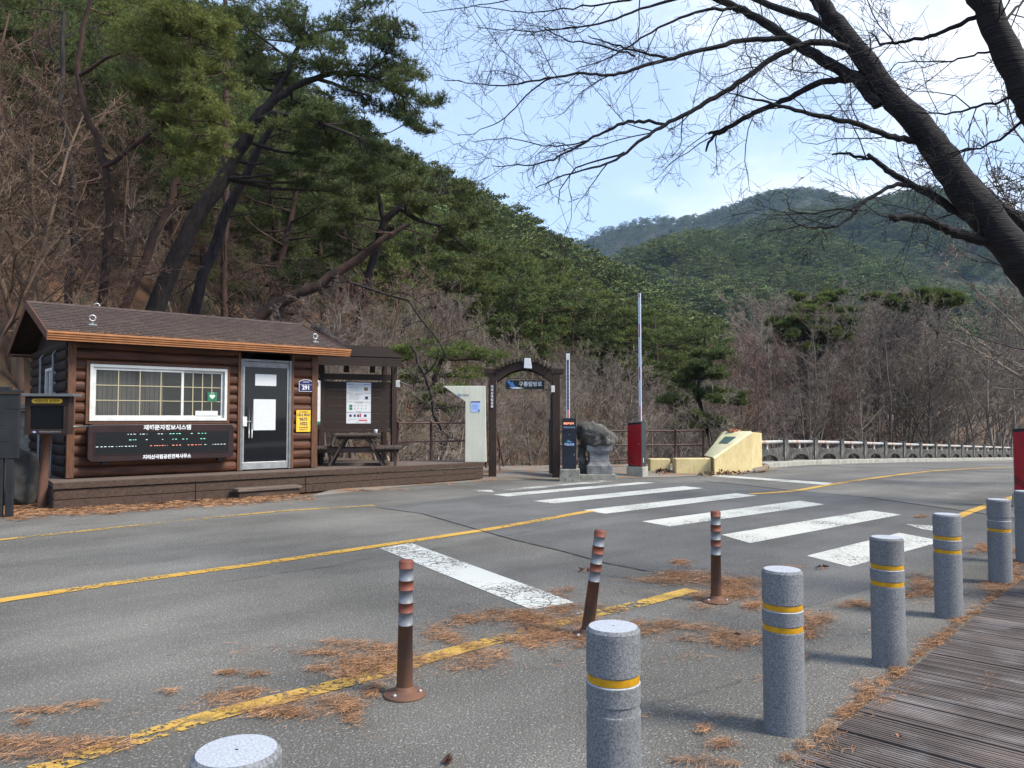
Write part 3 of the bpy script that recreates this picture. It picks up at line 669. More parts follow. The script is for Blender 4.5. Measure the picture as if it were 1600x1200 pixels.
# side window, pipes
mb = MB(); mb.box(-.09, .0, 1.2, 1.26, 1.05, 2.1); mb.box(-.09, .0, 1.89, 1.95, 1.05, 2.1); mb.box(-.09, .0, 1.26, 1.89, 1.05, 1.11); mb.box(-.09, .0, 1.26, 1.89, 2.04, 2.1); mb.box(-.07, .0, 1.54, 1.60, 1.11, 2.04)
mb.build('side_window_frame', M['white'], cab, .004)
mb = MB(); mb.box(-.045, -.04, 1.26, 1.89, 1.11, 2.04); mb.build('side_window_pane', M['pane'], cab)
mb = MB()
for y in (.92, .99, 2.3, 2.42): mb.tube([(-.11, y, 0), (-.11, y, 2.2), (-.10, y + .1, 2.35), (-.02, y + .2, 2.44)], .016, 6)
mb.build('conduit', M['alu'], cab)
# door
door = link('door', None, cab)
mb = MB(); fw = .055
mb.box(DX0, DX0 + fw, -.08, .03, 0, DH); mb.box(DX1 - fw, DX1, -.08, .03, 0, DH); mb.box(DX0 + fw, DX1 - fw, -.08, .03, DH - .05, DH); mb.box(DX0 + fw, DX1 - fw, -.06, .02, DH - .17, DH - .055)
mb.build('door_frame', M['alu'], door, .005)
mb = MB(); mb.box(DX0 + fw, DX1 - fw, -.045, -.035, .17, DH - .17); mb.build('door_glass', M['doorglass'], door)
mb = MB(); mb.box(DX0 + fw, DX1 - fw, -.06, -.02, .015, .17); mb.box(DX0 + fw + .002, DX0 + fw + .035, -.058, -.022, .17, DH - .172); mb.box(DX1 - fw - .035, DX1 - fw - .002, -.058, -.022, .17, DH - .172); mb.build('door_rail', M['steel'], door, .004)
hx = fx(391)
mb = MB(); mb.tube([(hx, -.12, .68), (hx, -.12, 1.32)], .012, 8)
for z in (.72, 1.28): mb.tube([(hx, -.12, z), (hx, -.045, z)], .009, 6)
hx = fx(386.5); mb.tube([(hx, -.12, .68), (hx, -.12, 1.32)], .009, 8)
mb.build('handle', M['steel'], door)
x0, x1, z0, z1 = frontbox(377, 383, 651, 666); mb = MB(); mb.box(x0, x1 + .01, -.10, -.06, z0, z1); mb.tube([(x1, -.09, (z0 + z1) / 2), (x1 + .12, -.09, (z0 + z1) / 2)], .012, 6); mb.build('lock', M['white'], door, .004)
for (bx, ttl, lab) in (((397, 430, 585, 603), 'paper_notice', 'smaller wide white paper high on the cabin glass door'), ((395, 429.5, 624, 672), 'paper_notice', 'larger tall white paper in the middle of the glass door')):
    x0, x1, z0, z1 = frontbox(*bx); mb = MB(); mb.box(x0, x1, -.0485, -.0465, z0, z1); o = mb.build(ttl, M['paper']); o.location = A0; o.rotation_euler = (0, 0, RZ); tag(o, lab, 'paper notice', 'papers taped to the glass door')
# message board on the wall
x0, x1 = fx(133), fx(358)
led = thing('message_board', 'wide maroon electronic message board under the cabin window', 'message board', A0, RZ)
mb = MB(); zb, zt = .29, .985; c = .06
mb.prism([(x0 + c, -.30, zb), (x1 - c, -.30, zb), (x1, -.30, zb + c), (x1, -.30, zt - c), (x1 - c, -.30, zt), (x0 + c, -.30, zt), (x0, -.30, zt - c), (x0, -.30, zb + c)], (0, .17, 0))
mb.build('case', M['ledcase'], led, .012)
mb = MB(); mb.box(x0 + .13, x1 - .13, -.306, -.301, zb + .14, zt - .15); mb.build('screen', M['black'], led)
mb = MB(); mb.box(x0 + .1, x1 - .1, -.31, -.302, zb + .122, zb + .138); mb.box(x0 + .1, x1 - .1, -.31, -.302, zt - .148, zt - .132); mb.box(x0 + .1, x0 + .118, -.31, -.302, zb + .138, zt - .148); mb.box(x1 - .118, x1 - .1, -.31, -.302, zb + .138, zt - .148); mb.build('bezel', M['ledcase'], led)
for x in (x0 + .25, x1 - .3): mb = MB(); mb.box(x, x + .12, -.25, -.14, zb - .05, zb - .001); mb.build('foot', M['rubber'], led); mb = MB(); mb.box(x, x + .12, -.129, .0, zb + .1, zb + .2); mb.build('bracket', M['rubber'], led)
xm = (x0 + x1) / 2 + .05
text('재해문자정보시스템', .105, (xm, -.304, zt - .068), led, M['textw'], sx=1.02, bold=.003)
text('지리산국립공원전북사무소', .088, (xm, -.304, zb + .062), led, M['textw'], sx=.92, bold=.003)
def emis(name, c, s):
    m = bpy.data.materials.new(name); m.use_nodes = True; b = m.node_tree.nodes['Principled BSDF']
    b.inputs['Base Color'].default_value = (*c, 1); b.inputs['Emission Color'].default_value = (*c, 1); b.inputs['Emission Strength'].default_value = s; return m
eg, er, ew = emis('green_leds', (.25, .8, .55), .55), emis('red_leds', (.95, .30, .18), .6), emis('pale_leds', (.6, .7, .68), .5)
mb = MB(); rs = random.Random(3)
def ledrow(zf, segs):
    for s0, s1, mi in segs:
        s = s0
        while s < s1:
            w = rs.uniform(.006, .022); xa = x0 + (x1 - x0) * s; mb.box(xa, xa + (x1 - x0) * min(w, s1 - s) * .75, -.3085, -.3065, zb + (zt - zb) * zf, zb + (zt - zb) * zf + .009, mi); s += w + rs.uniform(.004, .012)
ledrow(.725, [(.25, .31, 2), (.33, .38, 2), (.45, .50, 2), (.53, .62, 0), (.68, .70, 2), (.73, .80, 0)])
ledrow(.57, [(.26, .31, 0), (.37, .39, 2), (.48, .49, 2), (.55, .59, 0), (.62, .66, 0), (.75, .79, 0)])
ledrow(.40, [(.05, .31, 2), (.40, .52, 1), (.55, .62, 1), (.66, .76, 1), (.78, .80, 2), (.84, .95, 2)])
mb.build('led_lines', [eg, er, ew], led)
# number plate and yellow plate
x0, x1, z0, z1 = frontbox(464.5, 486, 593, 612); xc = (x0 + x1) / 2; w = (x1 - x0) / 2
pl = thing('number_plate', 'small navy house number plate 291 right of the cabin door', 'number plate', A0, RZ)
def plate(k, y, mm, nm):
    mb = MB(); ww = w - k; mb.prism([(xc - ww, y, z0 + k), (xc + ww, y, z0 + k), (xc + ww, y, z1 - .055 - k * .3), (xc + ww * .75, y, z1 - .025 - k), (xc + ww * .3, y, z1 - k), (xc - ww * .3, y, z1 - k), (xc - ww * .75, y, z1 - .025 - k), (xc - ww, y, z1 - .055 - k * .3)], (0, .004, 0)); mb.build(nm, mm, pl)
plate(0, -.080, M['textw'], 'border'); plate(.012, -.0845, M['navy'], 'face')
text('291', .125, (xc, -.0865, z0 + .085), pl, M['textw'], bold=.004)
text('정령치로', .042, (xc, -.0865, z1 - .062), pl, M['textw'])
mb = MB(); mb.box(xc - w * .85, xc + w * .85, -.0865, -.0850, z0 + .150, z0 + .155); mb.build('rule', M['textw'], pl)
x0, x1, z0, z1 = frontbox(461, 483, 641, 674.5); xc = (x0 + x1) / 2
yp = thing('location_plate', 'yellow location number plate below the navy house number', 'sign plate', A0, RZ)
mb = MB(); mb.box(x0, x1, -.082, -.076, z0, z1); mb.build('face', M['yellow'], yp)
for s, q, zf in (('국가지점번호', .038, .91), ('다나 바사', .075, .77), ('9673', .095, .575), ('1022', .095, .37), ('지리산국립공원', .034, .20), ('긴급신고 119', .034, .10)):
    text(s, q, (xc, -.084, z0 + (z1 - z0) * zf), yp, M['navy'], bold=.002 if q > .05 else 0)

# ================================================================ deck
dk = thing('wooden_deck', 'low brown wooden deck platform under cabin, shelter and cream pillar', 'deck')
FL, FR, BR, BL = Vector((-7.80, 13.15, 0)), Vector((-.72, 19.3, 0)), Vector((-.62, 21.1, 0)), Vector((-10.8, 17.3, 0))
BM, BM2 = Vector((-3.15, 20.0, 0)), Vector((-5.2, 22.0, 0))
poly = [FL, FR, BR, BM, BM2, BL]
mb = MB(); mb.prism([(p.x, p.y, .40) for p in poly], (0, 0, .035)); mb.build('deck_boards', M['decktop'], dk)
mb = MB()
fd = (FR - FL).normalized(); fn = Vector((fd.y, -fd.x, 0)); LF = (FR - FL).length
cuts = [0, 2.35, 4.6, LF]
zb_ = lambda t: -.02 + .06 * max(0, (t - 3.0) / (LF - 3.0))
for a, b in zip(cuts[:-1], cuts[1:]):
    for r_ in range(2):
        def pt(t, f): return FL + fd * t + Vector((0, 0, zb_(t) + (.33 - zb_(t)) * f))
        a_, b_ = a + .006, b - .006; f0, f1 = r_ * .5 + .015, r_ * .5 + .485
        q = [pt(a_, f0), pt(b_, f0), pt(b_, f1), pt(a_, f1)]
        mb.prism([tuple(v + fn * .012) for v in q], tuple(-fn * .045))
ld = (BL - FL).normalized(); ln = Vector((-ld.y, ld.x, 0)); ln = ln if ln.x < 0 else -ln
for r_ in range(2): q = [FL + Vector((0, 0, .02 + r_ * .16)), FL + ld * 4 + Vector((0, 0, .02 + r_ * .16)), FL + ld * 4 + Vector((0, 0, .165 + r_ * .16)), FL + Vector((0, 0, .165 + r_ * .16))]; mb.prism([tuple(v + ln * .01) for v in q], tuple(-ln * .04))
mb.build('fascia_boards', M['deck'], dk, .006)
mb = MB()                                            # nosing along the front
q = [FL + ld * .10 - fd * .02, FL + fn * .045 - fd * .03, FR + fn * .045 + fd * .02, FR - fn * .10 + fd * .02]
mb.prism([(p.x, p.y, .339) for p in q], (0, 0, .108)); mb.build('nosing', M['deck'], dk, .008)
mb = MB(); stp = FL + fd * 3.35 + fn * .07      # step
st = thing('wooden_step', 'low wooden step in front of the cabin door', 'step', G(432, 772), math.atan2(fd.y, fd.x))
st.location = (stp + fd * .33).to_tuple()
mb = MB(); mb.box(-.66, .66, -.32, .0, .13, .19); mb.build('tread', M['decktop'], st, .008)
mb = MB(); mb.box(-.62, .62, -.28, -.24, .0, .128); mb.box(-.62, -.58, -.24, .0, .0, .128); mb.box(.58, .62, -.24, .0, .0, .128); mb.build('riser', M['deck'], st, .006)

# ================================================================ shelter with notice boards
sh = thing('notice_shelter', 'dark timber shelter with louvred roof and big notice boards', 'shelter')
pa, pb = Vector((-4.72, 19.0, 0)), Vector((-3.04, 19.75, 0)); sd = (pb - pa).normalized(); sn = Vector((sd.y, -sd.x, 0))
LS = (pb - pa).length
for p in (pa, pb):
    mb = MB(); q = p; mb.bar((q.x, q.y, .436), (q.x, q.y, 2.95), .13, .13, up=(sd.x, sd.y, 0)); mb.build('post', M['dwood'], sh, .006)
mb = MB(); q2 = pb - sn * .95; mb.bar((q2.x, q2.y, .436), (q2.x, q2.y, 3.1), .12, .12, up=(sd.x, sd.y, 0)); mb.build('post', M['dwood'], sh, .006)
def onp(t, z, d=0): v = pa + sd * t + sn * d; return (v.x, v.y, z)
mb = MB()
for k in range(6): z0 = 1.27 + k * .2; mb.bar(onp(.07, z0 + .098), onp(LS - .07, z0 + .098), .03, .194)
mb.build('back_board', M['dwoodh'], sh, .003)
mb = MB(); mb.bar(onp(.065, 2.585), onp(LS - .065, 2.585), .07, .15); mb.build('beam', M['dwood'], sh, .005); mb = MB(); mb.bar(onp(.065, 1.225), onp(LS - .065, 1.225), .06, .07); mb.build('beam', M['dwood'], sh, .005)
for t in (.62, 1.28): mb = MB(); mb.bar(onp(t, 2.70), onp(t, 2.86), .12, .12); mb.build('rafter_block', M['dwood'], sh)
# side board facing right, toward the road
ps = Vector((-4.78, 17.55, 0)); s2 = (pa - ps).normalized(); s2n = Vector((s2.y, -s2.x, 0))
mb = MB()
for k in range(6): z0 = 1.27 + k * .2; a = ps + s2 * .0; b_ = pa - s2 * .07; mb.bar((a.x, a.y, z0 + .098), (b_.x, b_.y, z0 + .098), .03, .194)
mb.bar((ps.x, ps.y, 2.585), (pa.x - s2.x * .07, pa.y - s2.y * .07, 2.585), .07, .13)
mb.build('side_board', M['dwoodh'], sh, .003)
mb = MB(); mb.bar((ps.x, ps.y, .436), (ps.x, ps.y, 2.9), .1, .1); mb.build('post', M['dwood'], sh)
# louvred roof
mb = MB()
for k in range(5):
    dd, zz = .45 - k * .035, 2.86 + k * .055
    v0 = pa - sd * .75 + sn * dd; v1 = pb + sd * .10 + sn * dd
    mb.bar((v0.x, v0.y, zz), (v1.x, v1.y, zz), .05, .048)
for k in range(9):
    dd, zz = .27 - k * .17, 3.10 + k * .045
    v0 = pa - sd * .75 + sn * dd; v1 = pb + sd * .10 + sn * dd
    mb.bar((v0.x, v0.y, zz), (v1.x, v1.y, zz), .165, .035)
mb.build('roof', M['dwoodh'], sh, .004)
mb = MB(); v = pb + sd * .12; a, b_, c_ = v + sn * .47, v - sn * 1.1, v
mb.prism([(*a.xy, 2.82), (*b_.xy, 3.20), (*b_.xy, 3.42), (*a.xy, 2.90)], tuple(sd * .02)); mb.build('roof_end', M['trim'], sh)
# posters
def poster(name, label, o, dx, dn, w, h, zc, lines, grp='posters on the shelter boards'):
    t = thing(name, label, 'poster', (o.x, o.y, zc), math.atan2(dx.y, dx.x), grp)
    mb = MB(); mb.box(-w / 2, w / 2, -.004, 0, -h / 2, h / 2); mb.build('sheet', M['paper'], t)
    mats = [M['blue'], M['greyprint'], M['green'], M['redp'], M['navy'], M['brick']]
    mb = MB()
    for a0, a1, z0, z1, mi in lines: mb.box((a0 - .5) * w, (a1 - .5) * w, -.0062, -.0045, (z0 - .5) * h, (z1 - .5) * h, mi)
    mb.build('print', mats, t); return t
ln_ = [(.02, .26, .945, .965, 0), (.72, .98, .945, .965, 0), (.02, .26, .735, .745, 2), (.72, .98, .735, .745, 2), (.02, .26, .525, .532, 2), (.75, .98, .515, .522, 2), (0, .3, .268, .278, 4), (.66, 1, .268, .278, 4)]
for z in (.90, .872, .844, .816, .79): ln_.append((.10, rs.uniform(.5, .62), z, z + .008, 1))
for z in (.70, .675, .65, .625, .60, .575): ln_.append((.10, rs.uniform(.45, .62), z, z + .008, 1))
ln_ += [(.72, .80, .80, .885, 2), (.80, .88, .80, .885, 5), (.76, .88, .60, .66, 4), (.74, .92, .585, .595, 2), (.12, .24, .40, .455, 2), (.12, .24, .33, .39, 2)]
for c_ in (.32, .46, .60, .78):
    for z in (.42, .35): ln_.append((c_, c_ + .04, z, z + .03, 1))
for c_ in (.12, .30, .44, .72): ln_.append((c_, c_ + rs.uniform(.06, .12), .16, .22, 4))
ln_ += [(.54, .60, .15, .24, 3), (.50, .86, .06, .085, 3), (.50, .86, .105, .112, 3), (.1, .4, .10, .11, 1), (.4, .55, .02, .03, 1), (.75, .88, .02, .03, 1)]
pc = pa + sd * (LS * .505) + sn * .018
pt_ = poster('poster', 'white park notice poster with coloured bars on the shelter back board', pc, sd, 0, .62, 1.03, 1.93, ln_)
text('탐방로 이용 안내', .052, (0, -.0062, .455), pt_, M['greyprint']); text('안전 수칙', .05, (0, -.0062, .225), pt_, M['greyprint']); text('자연공원법', .05, (0, -.0062, .015), pt_, M['greyprint']); text('금지행위', .05, (0, -.0062, -.235), pt_, M['greyprint'])
l2 = [(.45, .75, .62, .63, 1), (.45, .8, .58, .588, 1), (.45, .8, .45, .46, 1), (.45, .6, .33, .34, 1), (.45, .6, .2, .21, 1), (.0, .14, .32, .36, 3), (.0, .12, .45, .47, 3), (.0, .12, .18, .21, 3), (.0, .12, .12, .15, 3), (.5, .72, .86, .95, 4), (0, 1, 0, .07, 2)]
pc2 = ps + s2 * .98 + s2n * .018
poster('poster', 'white poster with red numbers and green foot on the side board next to the cabin', pc2, s2, 0, .66, 1.08, 1.93, l2)
mb = MB()
fl_ = thing('floodlight', 'small white floodlight arm fixed to the shelter right post', 'floodlight', (pb.x + .10, pb.y, 2.42))
mb = MB(); mb.box(-.05, .05, -.05, .05, -.08, .10); mb.build('housing', M['white'], fl_, .01)
mb = MB(); mb.bar((.05, 0, .06), (.28, 0, -.02), .10, .03); mb.build('lamp_head', M['alu'], fl_, .006)

# ================================================================ picnic table
tb = thing('picnic_table', 'weathered dark picnic table with two benches inside the shelter', 'picnic table', (-3.68, 18.3, .436), R(8))
def slats(name, x0, x1, y0, y1, z, n, th=.045):
    mb = MB(); w = (y1 - y0) / n
    for i in range(n): mb.box(x0, x1, y0 + i * w + .006, y0 + (i + 1) * w - .006, z - th, z)
    return mb.build(name, M['table'], tb, .005)
# long axis points away from the viewer: local y is the table's length
def slatsy(name, x0, x1, y0, y1, z, n, th=.045):
    mb = MB(); w = (x1 - x0) / n
    for i in range(n): mb.box(x0 + i * w + .006, x0 + (i + 1) * w - .006, y0, y1, z - th, z)
    return mb.build(name, M['table'], tb, .005)
slatsy('tabletop', -.50, .50, -.62, .85, .74, 6)
slatsy('bench_seat', -1.06, -.40 - .25, -.62, .85, .44, 3); slatsy('bench_seat', .45, 1.06, -.62, .85, .44, 3)
for y in (-.42, .62):
    mb = MB(); mb.bar((-.98, y + .05, .36), (.98, y + .05, .36), .05, .10); mb.bar((-.45, y + .05, .66), (.45, y + .05, .66), .05, .08); mb.build('cross_beam', M['table'], tb, .004)
    for s in (-1, 1):
        mb = MB(); mb.bar((s * .22, y, .69), (s * .62, y, .0), .05, .11, up=(0, 1, 0)); mb.build('leg', M['table'], tb, .004)
        mb = MB(); mb.bar((s * .90, y, .39), (s * .90, y, .0), .06, .09, up=(0, 1, 0)); mb.build('leg', M['table'], tb, .004)
        mb = MB(); mb.bar((s * .60, y + .1, .39), (s * .60, y + .1, .0), .06, .09, up=(0, 1, 0)); mb.build('leg', M['table'], tb, .004)
mb = MB(); mb.lathe([(.04, 0), (.045, .09), (.04, .10)], 12); cup = mb.build('paper_cup', M['paper']); cup.location = tb.matrix_basis @ Vector((.42, .3, .741)); tag(cup, 'small white paper cup on the right end of the picnic table', 'cup')

# ================================================================ railings
def railing(name, label, pts, zs, r, m, posts=None, ph=1.0, base=None, kpost=.035):
    t = thing(name, label, 'railing')
    for z in zs:
        mb = MB(); mb.tube([(p[0], p[1], p[2] + z) for p in pts], r, 8); mb.build('rail', m, t)
    for p in (posts or pts):
        mb = MB(); mb.tube([(p[0], p[1], p[2] - .25), (p[0], p[1], p[2] + ph)], kpost, 8); mb.lathe([(kpost * 1.1, 0), (kpost * .8, .02), (.005, .035)], 8, (p[0], p[1], p[2] + ph)); mb.build('post', m, t)
    return t
railing('railing', 'brown pipe railing along the deck behind the cream pillar', [(-2.95, 19.85, .44), (-2.14, 20.35, .44), (-.70, 21.0, .44)], (.98, .50), .022, M['railbrown'])
railing('railing', 'brown three-rail pipe railing behind the rough stone monument', [(1.35, 22.3, .08), (2.6, 22.55, .05), (3.75, 22.7, .05), (4.83, 22.75, .05), (5.72, 23.0, .05)], (1.12, .70, .28), .026, M['railbrown'], ph=1.15)

# ================================================================ cream sign pillar
Y = 19.45; pl_ = thing('sign_pillar', 'cream metal sign pillar shaped like a seven beside the gate', 'sign pillar')
def pp3(u, v, Y=Y): p = P(u, v, Y); return (p.x, p.y, p.z)
outl = [pp3(726.5, 724), pp3(760, 724), pp3(758, 603), pp3(692, 603), pp3(727, 627.5)]
mb = MB(); outl[0] = (*outl[0][:2], .44); outl[1] = (*outl[1][:2], .44)
mb.prism(outl, (.0, .30, 0)); mb.build('body', M['cream'], pl_, .01)
q = pp3(724, 617.5); text('지리산국립공원', .065, (q[0] + .0, q[1] - .003, q[2]), pl_, M['greyprint'], sx=.7)
mb = MB(); q0, q1 = pp3(716.5, 621), pp3(718.5, 615); mb.box(q0[0], q1[0], Y - .004, Y - .001, q0[2], q1[2]); mb.build('emblem', M['blue'], pl_)
nb = thing('blue_notice', 'small pale blue notice with dark header on the cream pillar', 'notice')
q0, q1 = pp3(736, 643.5), pp3(750.5, 627)
mb = MB(); mb.box(q0[0], q1[0], Y - .008, Y - .002, q0[2], q1[2]); mb.build('sheet', M['ltblue'], nb)
mb = MB(); mb.box(q0[0], q1[0], Y - .011, Y - .0085, q1[2] - .028, q1[2]); mb.box(q1[0] - .05, q1[0] - .02, Y - .011, Y - .0085, q0[2] + .01, q0[2] + .05); mb.build('header', M['navy'], nb)
mb = MB()
for k in range(6): mb.box(q0[0] + .03, q1[0] - rs.uniform(.02, .08), Y - .010, Y - .0085, q0[2] + .06 + k * .024, q0[2] + .066 + k * .024)
mb.build('print', M['blue'], nb)

# ================================================================ trail gate
gt = thing('trail_gate', 'dark timber trail gate with arched slatted top', 'gate')
GY, GZ = 19.9, .12
xl, xr = P(769.5, 700, GY).x, P(869, 700, GY).x; GD = .75
def gz(v): return CH + (652 - v) * GY / 1200
for x in (xl, xr):
    for dy in (0, GD):
        mb = MB(); w = .10 if dy == 0 else .075; mb.box(x - w, x + w, GY + dy - .07, GY + dy + .07, GZ - .2, gz(584)); mb.build('post', M['dwood'], gt, .008)
for dy in (-.02, GD):
    mb = MB(); mb.box(xl - .22, xl + .14, GY + dy - .06, GY + dy + .06, gz(584) + .002, gz(576)); mb.box(xr - .14, xr + .22, GY + dy - .06, GY + dy + .06, gz(584) + .002, gz(576)); mb.build('post_cap', M['dwood'], gt, .008)
    cx = (xl + xr) / 2; hw = (xr - xl) / 2 - .10; n = 22
    def arc(f, z0, z1): return z0 + (z1 - z0) * (1 - (2 * f - 1) ** 2)
    top = [(cx + hw * (2 * f - 1) * 1.06, GY + dy - .05, arc(f, gz(582), gz(565.5))) for f in np.linspace(0, 1, n)]
    bot = [(cx + hw * (2 * f - 1) * .98, GY + dy - .05, arc(f, gz(597), gz(577))) for f in np.linspace(1, 0, n)]
    mb = MB(); mb.prism(top + bot, (0, .10, 0)); mb.build('arch_beam', M['dwood'], gt)
for f in np.linspace(.06, .94, 15):
    x = cx + hw * (2 * f - 1) * 1.05; z = arc(f, gz(581.5), gz(565)) + .045; a = -(2 * f - 1) * .45
    mb = MB(); mb.box(-.03, .03, -.16, GD + .16, -.045, .045); o = mb.build('slat', M['dwood'], gt, .006); o.location = (x, GY, z); o.rotation_euler = (0, -a, 0)
lamp = thing('box_lamp', 'white box lamp on top of the gate arch', 'lamp', (P(823.5, 567, GY).x, GY - .10, gz(573)))
mb = MB(); mb.prism([(-.085, -.07, -.04), (.125, -.07, -.06), (.09, -.07, .21), (-.075, -.07, .21)], (0, .16, 0)); mb.build('housing', M['paper'], lamp, .01)
mb = MB(); mb.tube([(0, 0, -.12), (0, 0, -.03)], .02, 6); mb.build('bracket', M['rubber'], lamp)
sg = thing('trail_sign', 'dark hanging trail sign with blue bird emblem and white letters', 'sign', (P(820.5, 600, GY).x, GY + .1, gz(601)))
mb = MB(); mb.box(-.50, .50, -.02, .02, -.115, .115); mb.build('board', flat('dark_green_board', (.018, .026, .024), .5), sg, .006)
mb = MB()
for x in (-.45, .45): mb.tube([(x, 0, .115), (x * .98, 0, .32)], .008, 6)
mb.box(-.46, .46, -.012, .012, .155, .165); mb.build('hanger', M['rubber'], sg)
mb = MB(); mb.prism([(-.49, -.024, .10), (-.42, -.024, .115), (-.36, -.024, .06), (-.33, -.024, .085), (-.26, -.024, -.04), (-.28, -.024, -.085), (-.36, -.024, -.05), (-.42, -.024, .02)], (0, .003, 0)); mb.build('blue_wing', M['blue'], sg)
mb = MB(); mb.prism([(-.42, -.026, -.05), (-.33, -.026, -.075), (-.24, -.026, -.055), (-.02, -.026, -.09), (-.2, -.026, -.105), (-.34, -.026, -.10)], (0, .003, 0)); mb.build('white_wing', M['textw'], sg)
text('구룡탐방로', .135, (.14, -.024, .012), sg, M['textw'], sx=.98, bold=.003)
vs = thing('post_plaque', 'narrow dark plaque with vertical white letters on the gate left post', 'plaque', (xl - .01, GY - .075, gz(620)))
mb = MB(); mb.box(-.055, .055, -.012, 0, -.30, .30); mb.build('board', flat('plum_board', (.03, .018, .03), .5), vs)
for k, ch in enumerate('지리산국립공원'): text(ch, .075, (0, -.014, .255 - k * .085), vs, M['textw'], bold=.002)
cb = thing('camera_box', 'small white camera box on the gate right post', 'camera', (P(863.5, 608, GY).x, GY - .1, gz(608)))
mb = MB(); mb.box(-.045, .045, -.05, .05, -.085, .085); mb.build('housing', M['white'], cb, .008)
mb = MB(); mb.tube([(-.045, 0, -.01), (-.12, 0, -.03), (-.15, 0, -.02)], .012, 6); mb.lathe([(.02, -.03), (.028, 0), (.02, .03)], 8, (-.16, 0, -.02)); mb.build('camera_arm', M['rubber'], cb)
gl = thing('folded_gate_leaf', 'dark metal gate leaf folded back against the gate right post', 'gate leaf')
mb = MB(); q = P(861.5, 700, GY); mb.box(q.x - .045, q.x + .045, GY - .05, GY + .45, GZ, gz(655)); mb.box(q.x - .02, q.x + .05, GY - .04, GY + .1, gz(655), gz(616)); mb.build('panel', M['rubber'], gl, .004)
hr = thing('handrail', 'rusty stair handrail descending inside the gate', 'handrail')
mb = MB(); a = P(775.5, 673, GY + .9); b_ = P(787, 728, GY + 1.6); mb.tube([a - Vector((0, 0, 1.1)), a, b_], .03, 8); mb.tube([P(776, 700, GY + 1), P(780.5, 705, GY + 1.2), P(781, 740, GY + 1.2)], .028, 8); mb.build('pipe', M['railbrown'], hr)

# ================================================================ barrier machines
bk = thing('ticket_machine', 'dark navy parking barrier cabinet beside the gate', 'barrier machine', (P(889.5, 740, 19.1).x, 19.1, .10), R(-4))
mb = MB(); mb.prism([(-.255, -.25, -.12), (.265, -.25, -.12), (.255, -.25, .20), (-.23, -.25, .20)], (0, .5, 0)); mb.build('concrete_base', M['conc'], bk, .02)
mb = MB(); pr = []
for sx_, sz_, a0 in ((1, 1, 0), (-1, 1, 90), (-1, -1, 180), (1, -1, 270)):
    for a in (0, 45, 90): pr.append((sx_ * .13 + .045 * math.cos(R(a0 + a)), -.17, .82 + sz_ * .585 + .045 * math.sin(R(a0 + a))))
mb.prism(pr, (0, .34, 0)); mb.build('body', M['machnavy'], bk, .006)
mb = MB(); mb.box(-.15, .15, -.175, -.171, 1.34, 1.40); mb.build('display', M['soffit'], bk)
text('출입차단기', .05, (-.01, -.176, 1.315), bk, er, sx=1.1, bold=.003)
mb = MB(); mb.box(-.15, .15, -.175, -.171, 1.20, 1.245); mb.build('header_strip', flat('blue_grey_strip', (.10, .15, .22), .4), bk)
mb = MB(); mb.prism([(-.09, -.173, .86), (-.03, -.173, .93), (.0, -.173, .90), (.06, -.173, .86)], (0, .002, 0)); mb.prism([(-.05, -.174, .86), (-.01, -.174, .90), (.03, -.174, .885), (.08, -.174, .86)], (0, .0015, 0), 1); mb.build('mountain_emblem', [M['green'], M['blue']], bk)
text('국립공원', .068, (0, -.174, .80), bk, M['ltblue'], bold=.002)
mb = MB(); mb.box(-.008, .008, -.178, -.171, 1.04, 1.056); mb.box(.115, .125, -.178, -.171, .52, .58); mb.build('lock', M['steel'], bk)
mb = MB(); mb.box(-.165, .165, -.1735, -.1715, .565, .57); mb.build('panel_seam', M['black'], bk)
xb = -.035
bo = thing('barrier_boom', 'raised short white boom with navy lettered strip above navy cabinet', 'barrier boom', bk.location, R(-4))
mb = MB(); mb.box(xb - .035, xb + .055, .0, .05, 1.45, 3.07); mb.build('arm', M['white'], bo, .006)
mb = MB(); mb.box(xb - .012, xb + .032, -.004, -.001, 1.66, 2.90); mb.build('navy_strip', M['navy'], bo)
mb = MB(); mb.box(xb - .005, xb + .025, -.004, -.001, 1.46, 1.655); mb.build('red_strip', M['redp'], bo)
mb = MB(); mb.box(xb - .04, xb + .06, -.005, .055, 3.075, 3.10); mb.build('end_cap', M['rubber'], bo)
for k, ch in enumerate('지리산국립공원입구차단기'[::-1]): text(ch, .034, (xb + .010, -.005, 1.72 + k * .092), bo, M['ltblue'], ext=.0005)

